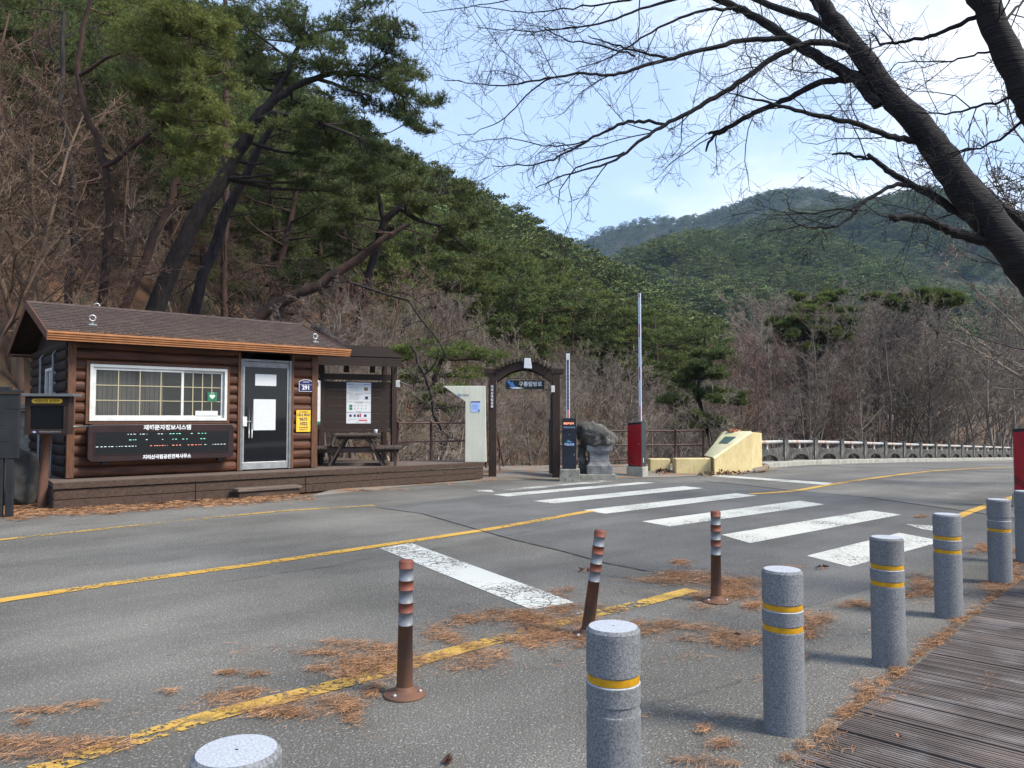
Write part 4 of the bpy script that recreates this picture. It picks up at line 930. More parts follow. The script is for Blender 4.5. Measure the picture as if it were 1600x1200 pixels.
def red_machine(label, x, y, z, rz, boomlab, boomH=3.45):
    t = thing('barrier_machine', label, 'barrier machine', (x, y, z), rz, 'red and grey barrier machines')
    mb = MB(); mb.box(-.235, .235, -.17, .17, -.10, .27); mb.build('concrete_base', M['conclight'], t, .012)
    mb = MB(); mb.box(-.20, .20, -.145, .145, .272, 1.42); mb.build('cabinet', M['machgrey'], t, .008)
    mb = MB(); mb.prism([(-.205, -.149, 0.335), (.185, -.149, .275), (.185, -.149, 1.395), (-.205, -.149, 1.335 + .02)], (0, .003, 0))
    mb.build('red_door', M['machred'], t)
    mb = MB()
    for k in range(3): zz = .60 - k * .045; mb.prism([(-.2055, -.1515, zz), (-.02, -.1515, zz - .155), (-.02, -.1515, zz - .175), (-.2055, -.1515, zz - .02)], (0, .002, 0))
    mb.build('black_stripes', M['black'], t)
    mb = MB(); mb.prism([(-.205, -.150, 1.36), (.19, -.150, 1.40), (.19, -.150, 1.44), (-.205, -.150, 1.42)], (0, .30, 0)); mb.build('top_cap', M['black'], t)
    mb = MB(); mb.lathe([(.008, 0), (.008, .01)], 8, (.13, -.155, .86)); mb.box(.2005, .203, .06 - .12, .085 - .12, .38, .50, 0); mb.build('label', M['textw'], t)
    b = thing('barrier_boom', boomlab, 'barrier boom', (x, y, z), rz, 'tall raised booms of the red machines')
    mb = MB(); mb.box(.045, .115, .02, .055, 1.40, boomH + 1.44); mb.build('arm', flat('pale_blue_white_enamel', (.56, .62, .72), .4), b, .005)
    mb = MB()
    for a0, a1 in ((.03, .40), (1.10, 1.45), (2.25, 2.60), (3.30, 3.40)): mb.box(.066, .094, .013, .018, 1.46 + a0, 1.46 + a1)
    mb.build('red_band', M['redp'], b)
    mb = MB(); mb.box(.043, .117, .016, .059, boomH + 1.442, boomH + 1.48); mb.build('end_cap', M['rubber'], b)
    mb = MB(); mb.box(.0, .16, -.02, .02, 1.40, 1.47); mb.build('clamp', M['alu'], b)
# =================================================== the faces seen: red face to the left, grey face to the right
q = G(998, 746); red_machine('red and grey barrier machine in the middle beyond the crosswalk', q.x, q.y + .22, 0, R(-35), 'very tall raised pale boom above the middle red machine')
q = P(1604, 740, 13.6); red_machine('red barrier machine cut by the right edge of the photo behind bollards', q.x + .02, 13.6, -.05, R(-30), 'boom on the barrier machine at the far right', 1.2)

# ================================================================ stone monument
mo = thing('stone_monument', 'rough boulder resting on a carved granite plinth by the gate', 'monument', (P(931, 742, 19.8).x, 19.8, .06))
mb = MB(); mb.box(-.66, .50, -.3, .4, -.08, .065); mb.build('ground_slab', M['conc'], mo, .02)
def ring(w, z): return [(-w, -.26, z), (w, -.26, z), (w, .26, z), (-w, .26, z)]
mb = MB(); secs = [(.325, .067), (.325, .28), (.30, .30), (.25, .37), (.245, .56), (.30, .64), (.325, .66), (.325, .80)]
V = []
for w, z in secs: d = w * .8; V += [(-w + .07, -d, z), (w + .07, -d, z), (w + .07, d, z), (-w + .07, d, z)]
Fq = [(i * 4 + j, i * 4 + (j + 1) % 4, (i + 1) * 4 + (j + 1) % 4, (i + 1) * 4 + j) for i in range(len(secs) - 1) for j in range(4)]
mb.add(V, Fq); mb.G.append((np.array([[len(V) - 4, len(V) - 3, len(V) - 2, len(V) - 1]]), 0, False)); mb.build('plinth', M['plinth'], mo, .012)
def rock(name, outline, depth, m, parent=None, seed=0, rough=.05, loc=None):
    """boulder whose broad side follows a closed outline (x, z); bulges to the given depth"""
    o2 = np.array(outline, float); c = o2.mean(0); k = 72
    d = np.concatenate([[0], np.cumsum(np.linalg.norm(np.diff(np.vstack([o2, o2[:1]]), axis=0), axis=1))]); s = np.linspace(0, d[-1], k + 1)[:-1]
    cl = np.vstack([o2, o2[:1]]); ex = np.stack([np.interp(s, d, cl[:, 0]), np.interp(s, d, cl[:, 1])], 1)
    V = []; n = 41; so_ = Vector((seed * 3.7, seed * 1.3, seed))
    for i in range(n):
        f = -math.cos(math.pi * i / (n - 1)); sc_ = max(.01, (1 - abs(f) ** 2.4) ** .5)
        for j in range(k):
            p = c + (ex[j] - c) * sc_; q = Vector((p[0], f * depth, p[1])); dr = (q - Vector((c[0], 0, c[1]))).normalized()
            b = noise.noise(q * 3.2 + so_) * 1.1 + noise.noise(q * 8 + so_) * .55 + abs(noise.noise(q * 17 + so_)) * .35 + noise.noise(q * 40 + so_) * .12
            q = q + dr * b * rough; V.append(tuple(q))
    mb = MB(); F = [(i * k + j, i * k + (j + 1) % k, (i + 1) * k + (j + 1) % k, (i + 1) * k + j) for i in range(n - 1) for j in range(k)]
    mb.add(V, F, 0, True); mb.G.append((np.array([list(range(k))]), 0, False)); mb.G.append((np.array([list(range((n - 1) * k, n * k))]), 0, False))
    o = mb.build(name, m, parent)
    if loc is not None: o.location = loc
    return o
rx = lambda u: (u - 931) / 1200 * 19.8; rzz = lambda v: CH + (652 - v) * 19.8 / 1200 - .06
ol = [(905, 664), (915, 661), (925, 659.5), (940, 663), (950, 670), (958, 676), (963, 683), (961, 693), (955, 699), (950, 698), (930, 698.5), (915, 699), (909, 694), (903, 685), (901, 674)]
rock('boulder', [(rx(u), rzz(v)) for u, v in ol], .40, M['stone'], mo, 4, .05)
o = rock('standing_rock', [(0, 0), (.12, .03), (.14, .3), (.10, .55), (.13, .80), (.05, .84), (-.12, .82), (-.10, .55), (-.08, .25), (-.12, .02)], .16, M['stone'], None, 9, .08, (P(911, 740, 19.7).x, 19.95, .10)); tag(o, 'narrow dark rock standing behind the monument plinth', 'rock')

# ================================================================ yellow parapet blocks
yb = thing('low_block', 'short low yellow concrete block next to the red machine base', 'concrete block', (P(1031, 738, 21.3).x, 21.35, 0), R(4), 'low yellow concrete blocks')
mb = MB(); mb.box(-.30, .28, -.12, .16, -.1, .43); mb.build('block', M['ypaint'], yb, .03)
yb = thing('low_block', 'longer low yellow concrete block touching the sloped parapet end', 'concrete block', (P(1082, 738, 21.1).x, 21.2, 0), R(6), 'low yellow concrete blocks')
mb = MB(); mb.box(-.50, .52, -.14, .16, -.1, .45); mb.build('block', M['ypaint'], yb, .03)
pe = thing('parapet_end', 'faded yellow sloped parapet end block with green plaque', 'parapet')
pa_, pb_, pc_, pd_, pe_ = P(1102, 712.5, 21.9), P(1116, 715.6, 20.95), P(1134, 675, 22.4), P(1174, 675, 21.95), P(1190.5, 676.5, 22.9)
def dn(p): return (p.x, p.y, -.1)
pf_ = Vector((6.3, 23.2, 0)); pf_.z = 1.13
V = [tuple(pa_), tuple(pb_), tuple(pd_), tuple(pc_), tuple(pe_), tuple(pf_), dn(pa_), dn(pb_), dn(pd_), dn(pe_), dn(pf_)]
mb = MB(); mb.add(V, [(0, 1, 2, 3), (1, 7, 8, 2), (2, 8, 9, 4)]); mb.G.append((np.array([[2, 4, 5]]), 0, False)); mb.G.append((np.array([[2, 5, 3]]), 0, False)); mb.G.append((np.array([[4, 9, 10, 5], [0, 3, 5, 10], [0, 6, 7, 1]]), 0, False)); mb.G.append((np.array([[0, 10, 6]]), 0, False))
mb.build('block', M['ypaint'], pe, .02)
def sq(s_, t_, h): a = pa_.lerp(pb_, s_); b = pc_.lerp(pd_, s_); nrm = (pb_ - pa_).cross(pc_ - pa_).normalized(); nrm = nrm if nrm.z > 0 else -nrm; return tuple(a.lerp(b, t_) + nrm * h)
def patch(s0, s1, t0, t1, h0, h1, nm, m):
    k = 9; mb = MB(); V = []
    for h in (h0, h1):
        for i in range(k):
            for j in range(k): V.append(sq(s0 + (s1 - s0) * i / (k - 1), t0 + (t1 - t0) * j / (k - 1), h))
    F = []
    for o_ in (0, k * k):
        for i in range(k - 1):
            for j in range(k - 1): q = (o_ + i * k + j, o_ + (i + 1) * k + j, o_ + (i + 1) * k + j + 1, o_ + i * k + j + 1); F.append(q if o_ else q[::-1])
    rim = [i * k for i in range(k)] + [(k - 1) * k + j for j in range(1, k)] + [i * k + k - 1 for i in range(k - 2, -1, -1)] + [j for j in range(k - 2, 0, -1)]
    for i in range(len(rim)): a_, b_ = rim[i], rim[(i + 1) % len(rim)]; F.append((a_, b_, b_ + k * k, a_ + k * k))
    mb.add(V, F); return mb.build(nm, m, pe)
patch(-.01, 1.01, -.01, 1.0, -.03, .035, 'sloping_cap', M['ypale'])
patch(.25, .75, .50, .76, .03, .05, 'plaque', M['plaque'])
rs = random.Random(8)
for k, (x, y, s) in enumerate(((.40, .2, .10), (.55, .35, .12), (.68, .15, .09), (.78, .3, .08), (.52, .12, .07), (.62, .45, .08))):
    mb = MB(); mb.prism([(-s, -s * .6, 0), (s * .9, -s * .7, 0), (s, s * .5, 0), (-s * .2, s * .8, 0), (-s * 1.1, s * .3, 0)], (s * .1, 0, s * .65)); o = mb.build('brick_piece', M['brick'], None, .008)
    o.location = (6.30 + x * .7 - .25, 22.1 + y, 1.15); o.rotation_euler = (0, 0, rs.uniform(0, 6)); tag(o, '%s broken orange brick piece on top of the yellow parapet end' % ('leftmost', 'second from the left', 'middle rear', 'rightmost', 'small front', 'rear left')[k], 'brick', 'broken brick pieces on the parapet end')

# ================================================================ bridge railing
br_ = thing('bridge_railing', 'old concrete bridge railing with pipe handrails along the kerb', 'bridge railing')
rzb = math.atan2(KD.y, KD.x)
def local(t): p = K0 + KD * t; return (p.x, p.y, float(zr(p.x, p.y)) + .155)
pm = MB(); pm.prism([(-.17, -.11, 0), (.17, -.11, 0), (.15, -.11, .70), (.10, -.11, .76), (-.10, -.11, .76), (-.15, -.11, .70)], (0, .22, 0)); pme = pm.mesh('post', [M['railconc']])
bmE = pm
pn = MB(); sp_ = 2.52; h = sp_ / 2 - .18
outl = [(-h, -.07, 0), (-h * .62, -.07, 0)] + [(h * .62 * math.cos(a), -.07, .22 * math.sin(a)) for a in np.linspace(math.pi, 0, 11)][1:-1] + [(h * .62, -.07, 0), (h, -.07, 0), (h, -.07, .60), (h * .86, -.07, .44), (0, -.07, .40), (-h * .86, -.07, .44), (-h, -.07, .60)]
pn.prism(outl, (0, .14, 0)); pne = pn.mesh('panel', [M['railconc']])
rl = MB(); rl.tube([(-h - .05, 0, .635), (h + .05, 0, .635)], .058, 10); rle = rl.mesh('pipe', [M['pipe']])
sb_ = MB(); sb_.tube([(0, 0, .38), (0, 0, .60)], .04, 8); sbe = sb_.mesh('stub', [M['pipe']])
for i in range(-1, 34):
    if i > -1 or True:
        o = link('post', pme, br_, local(i * sp_)); o.rotation_euler = (0, 0, rzb)
    for nm, me in (('panel', pne), ('pipe', rle), ('stub', sbe)):
        a = Vector(local((i + .5) * sp_)); o = link(nm, me, br_, a); s_ = math.atan2(local((i + 1) * sp_)[2] - local(i * sp_)[2], sp_)
        o.rotation_euler = (0, -s_, rzb)

M['darkrock'] = mat('dark_rock', (.07, .068, .062), (.035, .034, .032), rough=.95, scale=4, bump=1.2, bscale=12)
# ================================================================ left-hand boards
nb2 = thing('notice_box', 'small roofed brown notice box on a round post with yellow strip', 'notice box', (P(66, 760, 13.5).x, 13.5, 0), R(8))
mb = MB(); mb.tube([(-.02, .05, -.05), (.0, .05, .6), (.03, .05, 1.3)], .075, 12); mb.build('post', M['rustpost'], nb2)
mb = MB(); bx0, bx1, bz0, bz1 = -.27, .45, 1.27, 1.93
mb.box(bx0, bx1, -.11, .10, bz0, bz0 + .09); mb.box(bx0, bx1, -.11, .10, bz1 - .16, bz1); mb.box(bx0, bx0 + .09, -.11, .10, bz0 + .09, bz1 - .16); mb.box(bx1 - .09, bx1, -.11, .10, bz0 + .09, bz1 - .16); mb.box(bx0 + .09, bx1 - .09, .04, .10, bz0 + .09, bz1 - .16)
mb.build('case', M['dwood'], nb2, .006)
mb = MB(); mb.box(bx0 + .09, bx1 - .09, -.085, -.08, bz0 + .09, bz1 - .16); mb.build('glass', M['black'], nb2)
mb = MB(); mb.box(bx0 - .06, bx1 + .10, -.20, .16, bz1 + .002, bz1 + .05); mb.build('roof', flat('grey_roof_sheet', (.12, .125, .13), .5), nb2, .005)
mb = MB(); mb.prism([(bx0 + .11, -.114, bz1 - .09), (bx0 + .14, -.114, bz1 - .115), (bx1 - .14, -.114, bz1 - .115), (bx1 - .11, -.114, bz1 - .09), (bx1 - .11, -.114, bz1 - .06), (bx1 - .14, -.114, bz1 - .035), (bx0 + .14, -.114, bz1 - .035), (bx0 + .11, -.114, bz1 - .06)], (0, .003, 0)); mb.build('yellow_strip', M['yellow'], nb2)
text('국립공원 알림판', .062, ((bx0 + bx1) / 2, -.116, bz1 - .075), nb2, M['trim'], sx=1.0)
text('지리산국립공원전북사무소', .032, ((bx0 + bx1) / 2 + .06, -.112, bz0 + .045), nb2, M['greyprint']); mb = MB(); mb.prism([(bx0 + .13, -.113, bz0 + .045), (bx0 + .17, -.113, bz0 + .065), (bx0 + .20, -.113, bz0 + .04), (bx0 + .17, -.113, bz0 + .025)], (0, .002, 0)); mb.build('emblem', M['ltblue'], nb2)
bb = thing('plank_board', 'tall charcoal plank board with black posts at the far left edge', 'board', (-7.98, 12.05, 0), R(14))
mb = MB()
for k in range(4): mb.box(-1.1, .235, -.04, .04, .93 + k * .255, 1.18 + k * .255)
mb.build('planks', M['charcoal'], bb, .006)
mb = MB(); mb.box(-1.15, .26, -.07, .07, 1.955, 2.0); mb.box(-.20, .10, -.05, .05, 2.002, 2.05); mb.build('cap', M['charcoal'], bb, .005)
for x in (-.85, -.02, .12): mb = MB(); mb.box(x - .05, x + .05, -.03, .05, -.05, .925); mb.build('post', M['charcoal'], bb, .006)
mb = MB(); mb.box(-.9, -.06, -.048, -.042, .95, 1.93); mb.build('white_sheet', M['paper'], bb)
o = rock('boulder', [(0, 0), (.5, -.02), (.95, .0), (.98, .5), (.86, .95), (.5, 1.12), (.2, 1.0), (-.02, .55)], .4, M['darkrock'], None, 21, .04, (-9.55, 13.9, -.02)); tag(o, 'big grey boulder behind the notice box post', 'boulder')
o = rock('boulder', [(0, 0), (.4, -.03), (.5, .2), (.3, .35), (.05, .28)], .2, M['stone'], None, 22, .05, (-9.45, 13.6, 1.02)); tag(o, 'small pale rock lying on top of the big boulder', 'boulder')
lg = MB(); lg.bar((-13.5, 16.4, 1.72), (-9.6, 17.6, 1.85), .5, .12); lg.bar((-13.5, 16.6, .6), (-9.6, 17.8, .7), .3, 2.1)
tag(lg.build('retaining_wall', M['conc'], bevel=.02), 'mossy grey concrete wall behind the cabin left end', 'wall')
# locking bar between the notice box and the board
mb = MB(); mb.tube([(-7.86, 13.75, 1.40), (-7.55, 13.8, 1.41)], .018, 8); tag(mb.build('steel_bar', M['alu']), 'short steel bar between the notice box and the message board', 'bar')

# ================================================================ bollards
def bollard(x, y, h, mode, rz, lab, R_=.1):
    t = thing('granite_bollard', lab, 'bollard', (x, y, 0), rz, 'grey granite bollards along the boardwalk')
    g1, g2 = h - .165, h - .165 - .105
    prof = [(R_ * 1.0, -.05), (R_, g2 - .038), (R_ * .985, g2 - .034)]
    prof = [(R_, -.05), (R_, g2 - .034), (R_ * .95, g2 - .032), (R_ * .95, g2), (R_, g2 + .002), (R_, g1 - .036), (R_ * .95, g1 - .034), (R_ * .95, g1), (R_, g1 + .002), (R_, h - .012), (R_ - .010, h)]
    mb = MB(); mb.lathe(prof, 40, crisp=True); mb.build('shaft', M['granite'], t)
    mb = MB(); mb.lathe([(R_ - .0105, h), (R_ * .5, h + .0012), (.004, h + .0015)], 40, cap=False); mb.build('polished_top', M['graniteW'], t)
    for k, gz_ in enumerate((g1, g2)):
        if mode[k] == '1':
            mb = MB(); mb.lathe([(R_ * .955, gz_ - .0305), (R_ * .962, gz_ - .017), (R_ * .955, gz_ - .003)], 40, cap=False); mb.build('tape_band', M['ytape'], t)
        if mode[k] != '2':
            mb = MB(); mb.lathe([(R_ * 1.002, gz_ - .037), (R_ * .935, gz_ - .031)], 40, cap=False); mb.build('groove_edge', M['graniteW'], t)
for (u, v, Yb, h, mode, lab) in ((370, 1172, 1.80, .77, '11', 'bollard cut off by the bottom edge, only its pale top showing'),
        (958, 978, 2.88, .785, '10', 'tall near bollard with a single amber band and a bare groove'),
        (1222, 889, 3.93, .795, '11', 'bollard with two amber bands, second from the photo bottom on the right row'),
        (1385, 839, 4.95, .795, '11', 'two-band bollard standing in front of the last crosswalk stripe'),
        (1479, 803, 6.12, .79, '11', 'two-band bollard beside the small white road arrow'),
        (1560, 780, 7.35, .79, '01', 'bollard with only its lower amber band left'),
        (1601, 767, 8.35, .79, '22', 'farthest bollard cut by the right edge')):
    p = P(u, v, Yb); bollard(p.x, Yb, p.z, mode, random.uniform(0, 6), lab)

# ================================================================ flexible delineator posts
def delin(ub, vb, ut, vt, lab, rz):
    b = G(ub, vb); Yt = b.y; tp = P(ut, vt, Yt)
    t = thing('lane_delineator', lab, 'delineator post', (b.x, b.y, 0), 0, 'orange and grey delineator posts')
    ax = (Vector(tp) - b); h = ax.length; dx = ax.x / ax.z; dy = ax.y / ax.z
    def lp(z): return Vector((dx * z, dy * z, z))
    mb = MB(); mb.lathe([(.118, .0), (.122, .008), (.115, .016), (.07, .026), (.052, .04), (.05, .055)], 36); mb.build('base_disc', M['brownrub'], t)
    r0 = .046
    mb = MB(); mb.tube([lp(.045), lp(.052), lp(h * .52)], [r0 * .95, r0, r0 * .9], 24); mb.build('lower_tube', M['brownrub'], t)
    zs = [(.52, .615, 'reflect'), (.615, .685, 'orange'), (.685, .78, 'reflect'), (.78, .85, 'orange'), (.85, .94, 'reflect')]
    for a, c, mm in zs:
        k = .98 if mm == 'reflect' else 1.03
        mb = MB(); mb.tube([lp(h * a), lp(h * c - .001)], r0 * .90 * k, 24); mb.build('reflective_band' if mm == 'reflect' else 'orange_band', M[mm], t)
    mb = MB(); mb.tube([lp(h * .94), lp(h * .985), lp(h * .998), lp(h)], [r0 * .93, r0 * .93, r0 * .80, r0 * .5], 24); mb.build('cap', M['orange'], t)
    for a in (rz, rz + 2.09, rz + 4.19):
        mb = MB(); mb.lathe([(.012, .014), (.012, .030), (.006, .034), (.003, .035)], 8, (.088 * math.cos(a), .088 * math.sin(a), 0)); mb.build('bolt', M['steel'], t)
delin(632, 1086, 635, 874, 'nearest upright delineator post in the pine needle litter', R(-120))
delin(917, 994, 938, 829, 'delineator post leaning to the right behind the tall near bollard', R(100))
delin(1119, 940, 1118, 798, 'farthest delineator post beside the crosswalk', R(-30))
# ================================================================ vegetation helpers
def rot_about(v, ax, a): return Matrix.Rotation(a, 3, ax) @ v
def grow(p, d, L, r, lev, Q, out, rnd):
    n = Q['seg'][lev]; pts = [p.copy()]; d = d.normalized()
    up = Vector((0, 0, 1)); q = p.copy()
    for i in range(n):
        d = (d + Vector((rnd.gauss(0, 1), rnd.gauss(0, 1), rnd.gauss(0, 1))) * Q['wob'][lev] + up * Q['up'][lev]).normalized()
        q = q + d * (L / n); pts.append(q.copy())
    r1 = max(Q['rmin'], r * Q['tap'][lev])
    out[lev].append((pts, [r + (r1 - r) * i / n for i in range(n + 1)]))
    if lev + 1 < len(Q['n']):
        for _ in range(Q['n'][lev + 1]):
            t = rnd.uniform(Q['t0'][lev], 1) * n; i = min(n - 1, int(t)); f = t - i
            pp = pts[i].lerp(pts[i + 1], f); dd = (pts[i + 1] - pts[i]).normalized()
            ax = dd.cross(Vector((rnd.gauss(0, 1), rnd.gauss(0, 1), rnd.gauss(0, 1)))).normalized()
            cd_ = rot_about(dd, ax, R(rnd.uniform(*Q['ang'])))
            grow(pp, cd_, L * Q['len'] * rnd.uniform(.6, 1.15) * (1.15 - .5 * t / n), max(Q['rmin'], (r + (r1 - r) * t / n) * Q['rr']), lev + 1, Q, out, rnd)
def tube_groups(out, ks):
    Vs, Fs, n = [], [], 0
    for lev, lst in enumerate(out):
        by = {}
        for pts, rad in lst: by.setdefault(len(pts), []).append((pts, rad))
        for m_, l in by.items():
            V, F = tubes(np.array([[tuple(p) for p in a] for a, _ in l]), np.array([b for _, b in l]), ks[min(lev, len(ks) - 1)])
            Vs.append(V); Fs.append(F + n); n += len(V)
    return np.concatenate(Vs), np.concatenate(Fs)
def bare_mesh(name, seed, H, m, stems=1, spread=.18, dens=1.0, rmin=.0062, up=.10, extra=6):
    rnd = random.Random(seed); out = [[], [], [], [], []]
    Q = dict(seg=[7, 5, 4, 3, 2], wob=[.09, .16, .2, .22, .25], up=[.06, up, .06, .04, .02], tap=[.25, .3, .35, .5, .6], rmin=rmin,
             n=[1, int(11 * dens), int(6 * dens), extra, 4], t0=[.28, .2, .15, .1], ang=(25, 62), len=.46, rr=.55)
    for _ in range(stems):
        a = rnd.uniform(0, 6.28); s = rnd.uniform(.3, 1) * spread * (1 if stems == 1 else 2.2)
        grow(Vector((rnd.uniform(-.1, .1) * stems, rnd.uniform(-.1, .1) * stems, -.3)), Vector((math.cos(a) * s, math.sin(a) * s, 1)), H * rnd.uniform(.75, 1) * .85, H * .011 * (1 if stems == 1 else .7), 0, Q, out, rnd)
    V, F = tube_groups(out, [7, 5, 3, 3, 3])
    return raw_mesh(name, V, [(F, 0, True)], [m])
def leaf_quads(C, s, rg, flatn=.5):
    n = len(C); nr = rg.normal(0, 1, (n, 3)); nr[:, 2] += np.sign(nr[:, 2]) * flatn; nr /= np.linalg.norm(nr, axis=1)[:, None]
    a = np.cross(nr, rg.normal(0, 1, (n, 3))); a /= np.linalg.norm(a, axis=1)[:, None]; b = np.cross(nr, a)
    s = s * rg.uniform(.6, 1.3, (n, 1)); w = .55
    V = np.stack([C - a * s, C + b * s * w, C + a * s, C - b * s * w], 1).reshape(-1, 3)
    return V, np.arange(n * 4).reshape(n, 4)
def tufts(C, dirs, l, w, K, rg, spread=.9):
    n = len(C); d = np.repeat(dirs, K, 0) + rg.normal(0, spread, (n * K, 3)); d /= np.linalg.norm(d, axis=1)[:, None]
    c = np.repeat(C, K, 0); s = np.cross(d, rg.normal(0, 1, (n * K, 3))); s /= np.linalg.norm(s, axis=1)[:, None]
    ll = l * rg.uniform(.65, 1.15, (n * K, 1))
    V = np.stack([c - s * w / 2, c + s * w / 2, c + d * ll], 1).reshape(-1, 3)
    return V, np.arange(n * K * 3).reshape(n * K, 3)
def pad_points(c, rx, ry, rz, n, rg, shell=.55):
    p = rg.normal(0, 1, (n, 3)); p /= np.linalg.norm(p, axis=1)[:, None]; rr = shell + (1 - shell) * rg.random((n, 1)); rr *= rg.random((n, 1)) ** .12
    q = p * rr; q[:, 2] = np.where(q[:, 2] < 0, q[:, 2] * .55, q[:, 2])
    return np.asarray(c) + q * np.array([rx, ry, rz]), p
def pine_meshes(seed, H, cw, kind, lean=.0, base=.4):
    """trunk+limbs mesh, crown mesh.  kind: near / mid / far"""
    rnd = random.Random(seed); rg = np.random.default_rng(seed)
    n = 9; tr = []; x = y = 0; dx, dy = rnd.uniform(-1, 1) * .06 + lean, rnd.uniform(-1, 1) * .06
    for i in range(n + 1):
        tr.append(Vector((x, y, -.3 + (H + .3) * .97 * i / n))); dx += rnd.gauss(0, .035); dy += rnd.gauss(0, .035); x += dx * H / n; y += dy * H / n
    out = [[(tr, [H * .017 * (1 - .8 * i / n) + .02 for i in range(n + 1)])], [], []]
    pads = []; nb = {'near': 26, 'mid': 22, 'far': 13}[kind]
    for k in range(nb):
        f = base + (1 - base) * (k + rnd.random() * .8) / nb; f = min(f, .99)
        t = f * n; i = min(n - 1, int(t)); o = tr[i].lerp(tr[i + 1], t - i)
        az = k * 2.4 + rnd.uniform(-.5, .5); prof = math.sin(math.pi * min(1, (1 - f) * 1.05 / (1 - base) * .62 + .16)) 
        ln = cw * .5 * prof * rnd.uniform(.65, 1.15)
        dv = Vector((math.cos(az), math.sin(az), rnd.uniform(.0, .35))); e = o + dv * ln
        midp = o.lerp(e, .5) + Vector((0, 0, -.05 * ln)); out[1].append(([o, midp, e], [.018 * H * (1 - f) * .5 + .02, .03, .012]))
        for _ in range({'near': 3, 'mid': 2, 'far': 1}[kind]):
            c = o.lerp(e, rnd.uniform(.6, 1.05)) + Vector((rnd.gauss(0, .13), rnd.gauss(0, .13), rnd.gauss(0, .05))) * cw * .5
            s = cw * rnd.uniform(.12, .20) * {'near': .8, 'mid': .95, 'far': 1.35}[kind]
            pads.append((c, s, s * rnd.uniform(.32, .5)))
            if kind != 'far': out[2].append(([o.lerp(e, .6), c], [.02, .008]))
    V0, F0 = tube_groups(out, [8, 5, 3] if kind != 'far' else [5, 3, 3])
    Cs, Ds = [], []; npd = {'near': 90, 'mid': 42, 'far': 55}[kind]
    for c, s, sz in pads:
        q, d = pad_points(c, s, s, sz, npd, rg, .3); Cs.append(q); Ds.append(d)
    Cs = np.concatenate(Cs); Ds = np.concatenate(Ds); Ds[:, 2] = np.abs(Ds[:, 2]) * .8 + .35
    if kind == 'near': V1, F1 = tufts(Cs, Ds, .17, .020, 9, rg)
    elif kind == 'mid': V1, F1 = tufts(Cs, Ds, .34, .065, 6, rg)
    else: V1, F1 = leaf_quads(Cs, cw * .042, rg, .6)
    return (V0, F0), (V1, F1)
def col_of(name, objs):
    c = bpy.data.collections.new(name)
    for o in objs: c.objects.link(o)
    return c
def scatter(name, pts, rotz, scl, idx, protos, kind='stuff', tilt=None):
    """one object instancing the prototype meshes on points"""
    me = bpy.data.meshes.new(name); me.vertices.add(len(pts)); me.vertices.foreach_set('co', np.asarray(pts, np.float32).ravel())
    for nm, tp, dat in (('rz', 'FLOAT', rotz), ('sc', 'FLOAT', scl), ('ix', 'INT', idx)):
        a = me.attributes.new(nm, tp, 'POINT'); a.data.foreach_set('value', np.asarray(dat, np.float32 if tp == 'FLOAT' else np.int32))
    o = link(name, me); objs = []
    for i, pm_ in enumerate(protos): q = bpy.data.objects.new('%s_kind_%02d' % (name, i), pm_); objs.append(q)
    c = col_of(name + '_kinds', objs)
    ng = bpy.data.node_groups.new(name, 'GeometryNodeTree'); ng.is_modifier = True
    ng.interface.new_socket('Geometry', in_out='INPUT', socket_type='NodeSocketGeometry'); ng.interface.new_socket('Geometry', in_out='OUTPUT', socket_type='NodeSocketGeometry')
    gi = ng.nodes.new('NodeGroupInput'); go = ng.nodes.new('NodeGroupOutput'); L = ng.links.new
    ci = ng.nodes.new('GeometryNodeCollectionInfo'); ci.inputs['Collection'].default_value = c; ci.inputs['Separate Children'].default_value = True; ci.inputs['Reset Children'].default_value = True
    ip = ng.nodes.new('GeometryNodeInstanceOnPoints'); ip.inputs['Pick Instance'].default_value = True
    def att(nm, tp): a = ng.nodes.new('GeometryNodeInputNamedAttribute'); a.data_type = tp; a.inputs['Name'].default_value = nm; return [s for s in a.outputs if s.enabled and s.name == 'Attribute'][0]
    cx_ = ng.nodes.new('ShaderNodeCombineXYZ'); L(att('rz', 'FLOAT'), cx_.inputs[2])
    L(gi.outputs[0], ip.inputs['Points']); L(ci.outputs[0], ip.inputs['Instance']); L(att('ix', 'INT'), ip.inputs['Instance Index'])
    L(cx_.outputs[0], ip.inputs['Rotation']); L(att('sc', 'FLOAT'), ip.inputs['Scale']); L(ip.outputs[0], go.inputs[0])
    md = o.modifiers.new('scatter', 'NODES'); md.node_group = ng
    return tag(o, kind=kind)

# ---- distant forests (one mass each)
FARP = []
for s in range(6):
    (V0, F0), (V1, F1) = pine_meshes(100 + s, 9.5, 8.5 if s % 2 else 7, 'far', base=.35)
    FARP.append(raw_mesh('far_pine', np.concatenate([V0, V1]), [(F0, 1, True), (F1 + len(V0), 0, False)], [M['needlefar'], M['bark']]))
def on_grid(Gd, n, rg, umin=0, umax=1, vmin=0, vmax=.98):
    nu_, nv, _ = Gd.shape; W_ = np.linalg.norm(Gd[1:, :, :2] - Gd[:-1, :, :2], axis=2).mean(0)
    rowp = W_ / W_.sum(); vi = rg.choice(nv, n * 2, p=rowp); v = np.clip(vi + rg.random(n * 2) - .5, 0, nv - 1.001); v = v[(v >= vmin * (nv - 1)) & (v <= vmax * (nv - 1))][:n]
    u = (umin + (umax - umin) * rg.random(len(v))) * (nu_ - 1.001); i = u.astype(int); j = v.astype(int); f = (u - i)[:, None]; g_ = (v - j)[:, None]
    return (Gd[i, j] * (1 - f) + Gd[i + 1, j] * f) * (1 - g_) + (Gd[i, j + 1] * (1 - f) + Gd[i + 1, j + 1] * f) * g_
rg = np.random.default_rng(5)
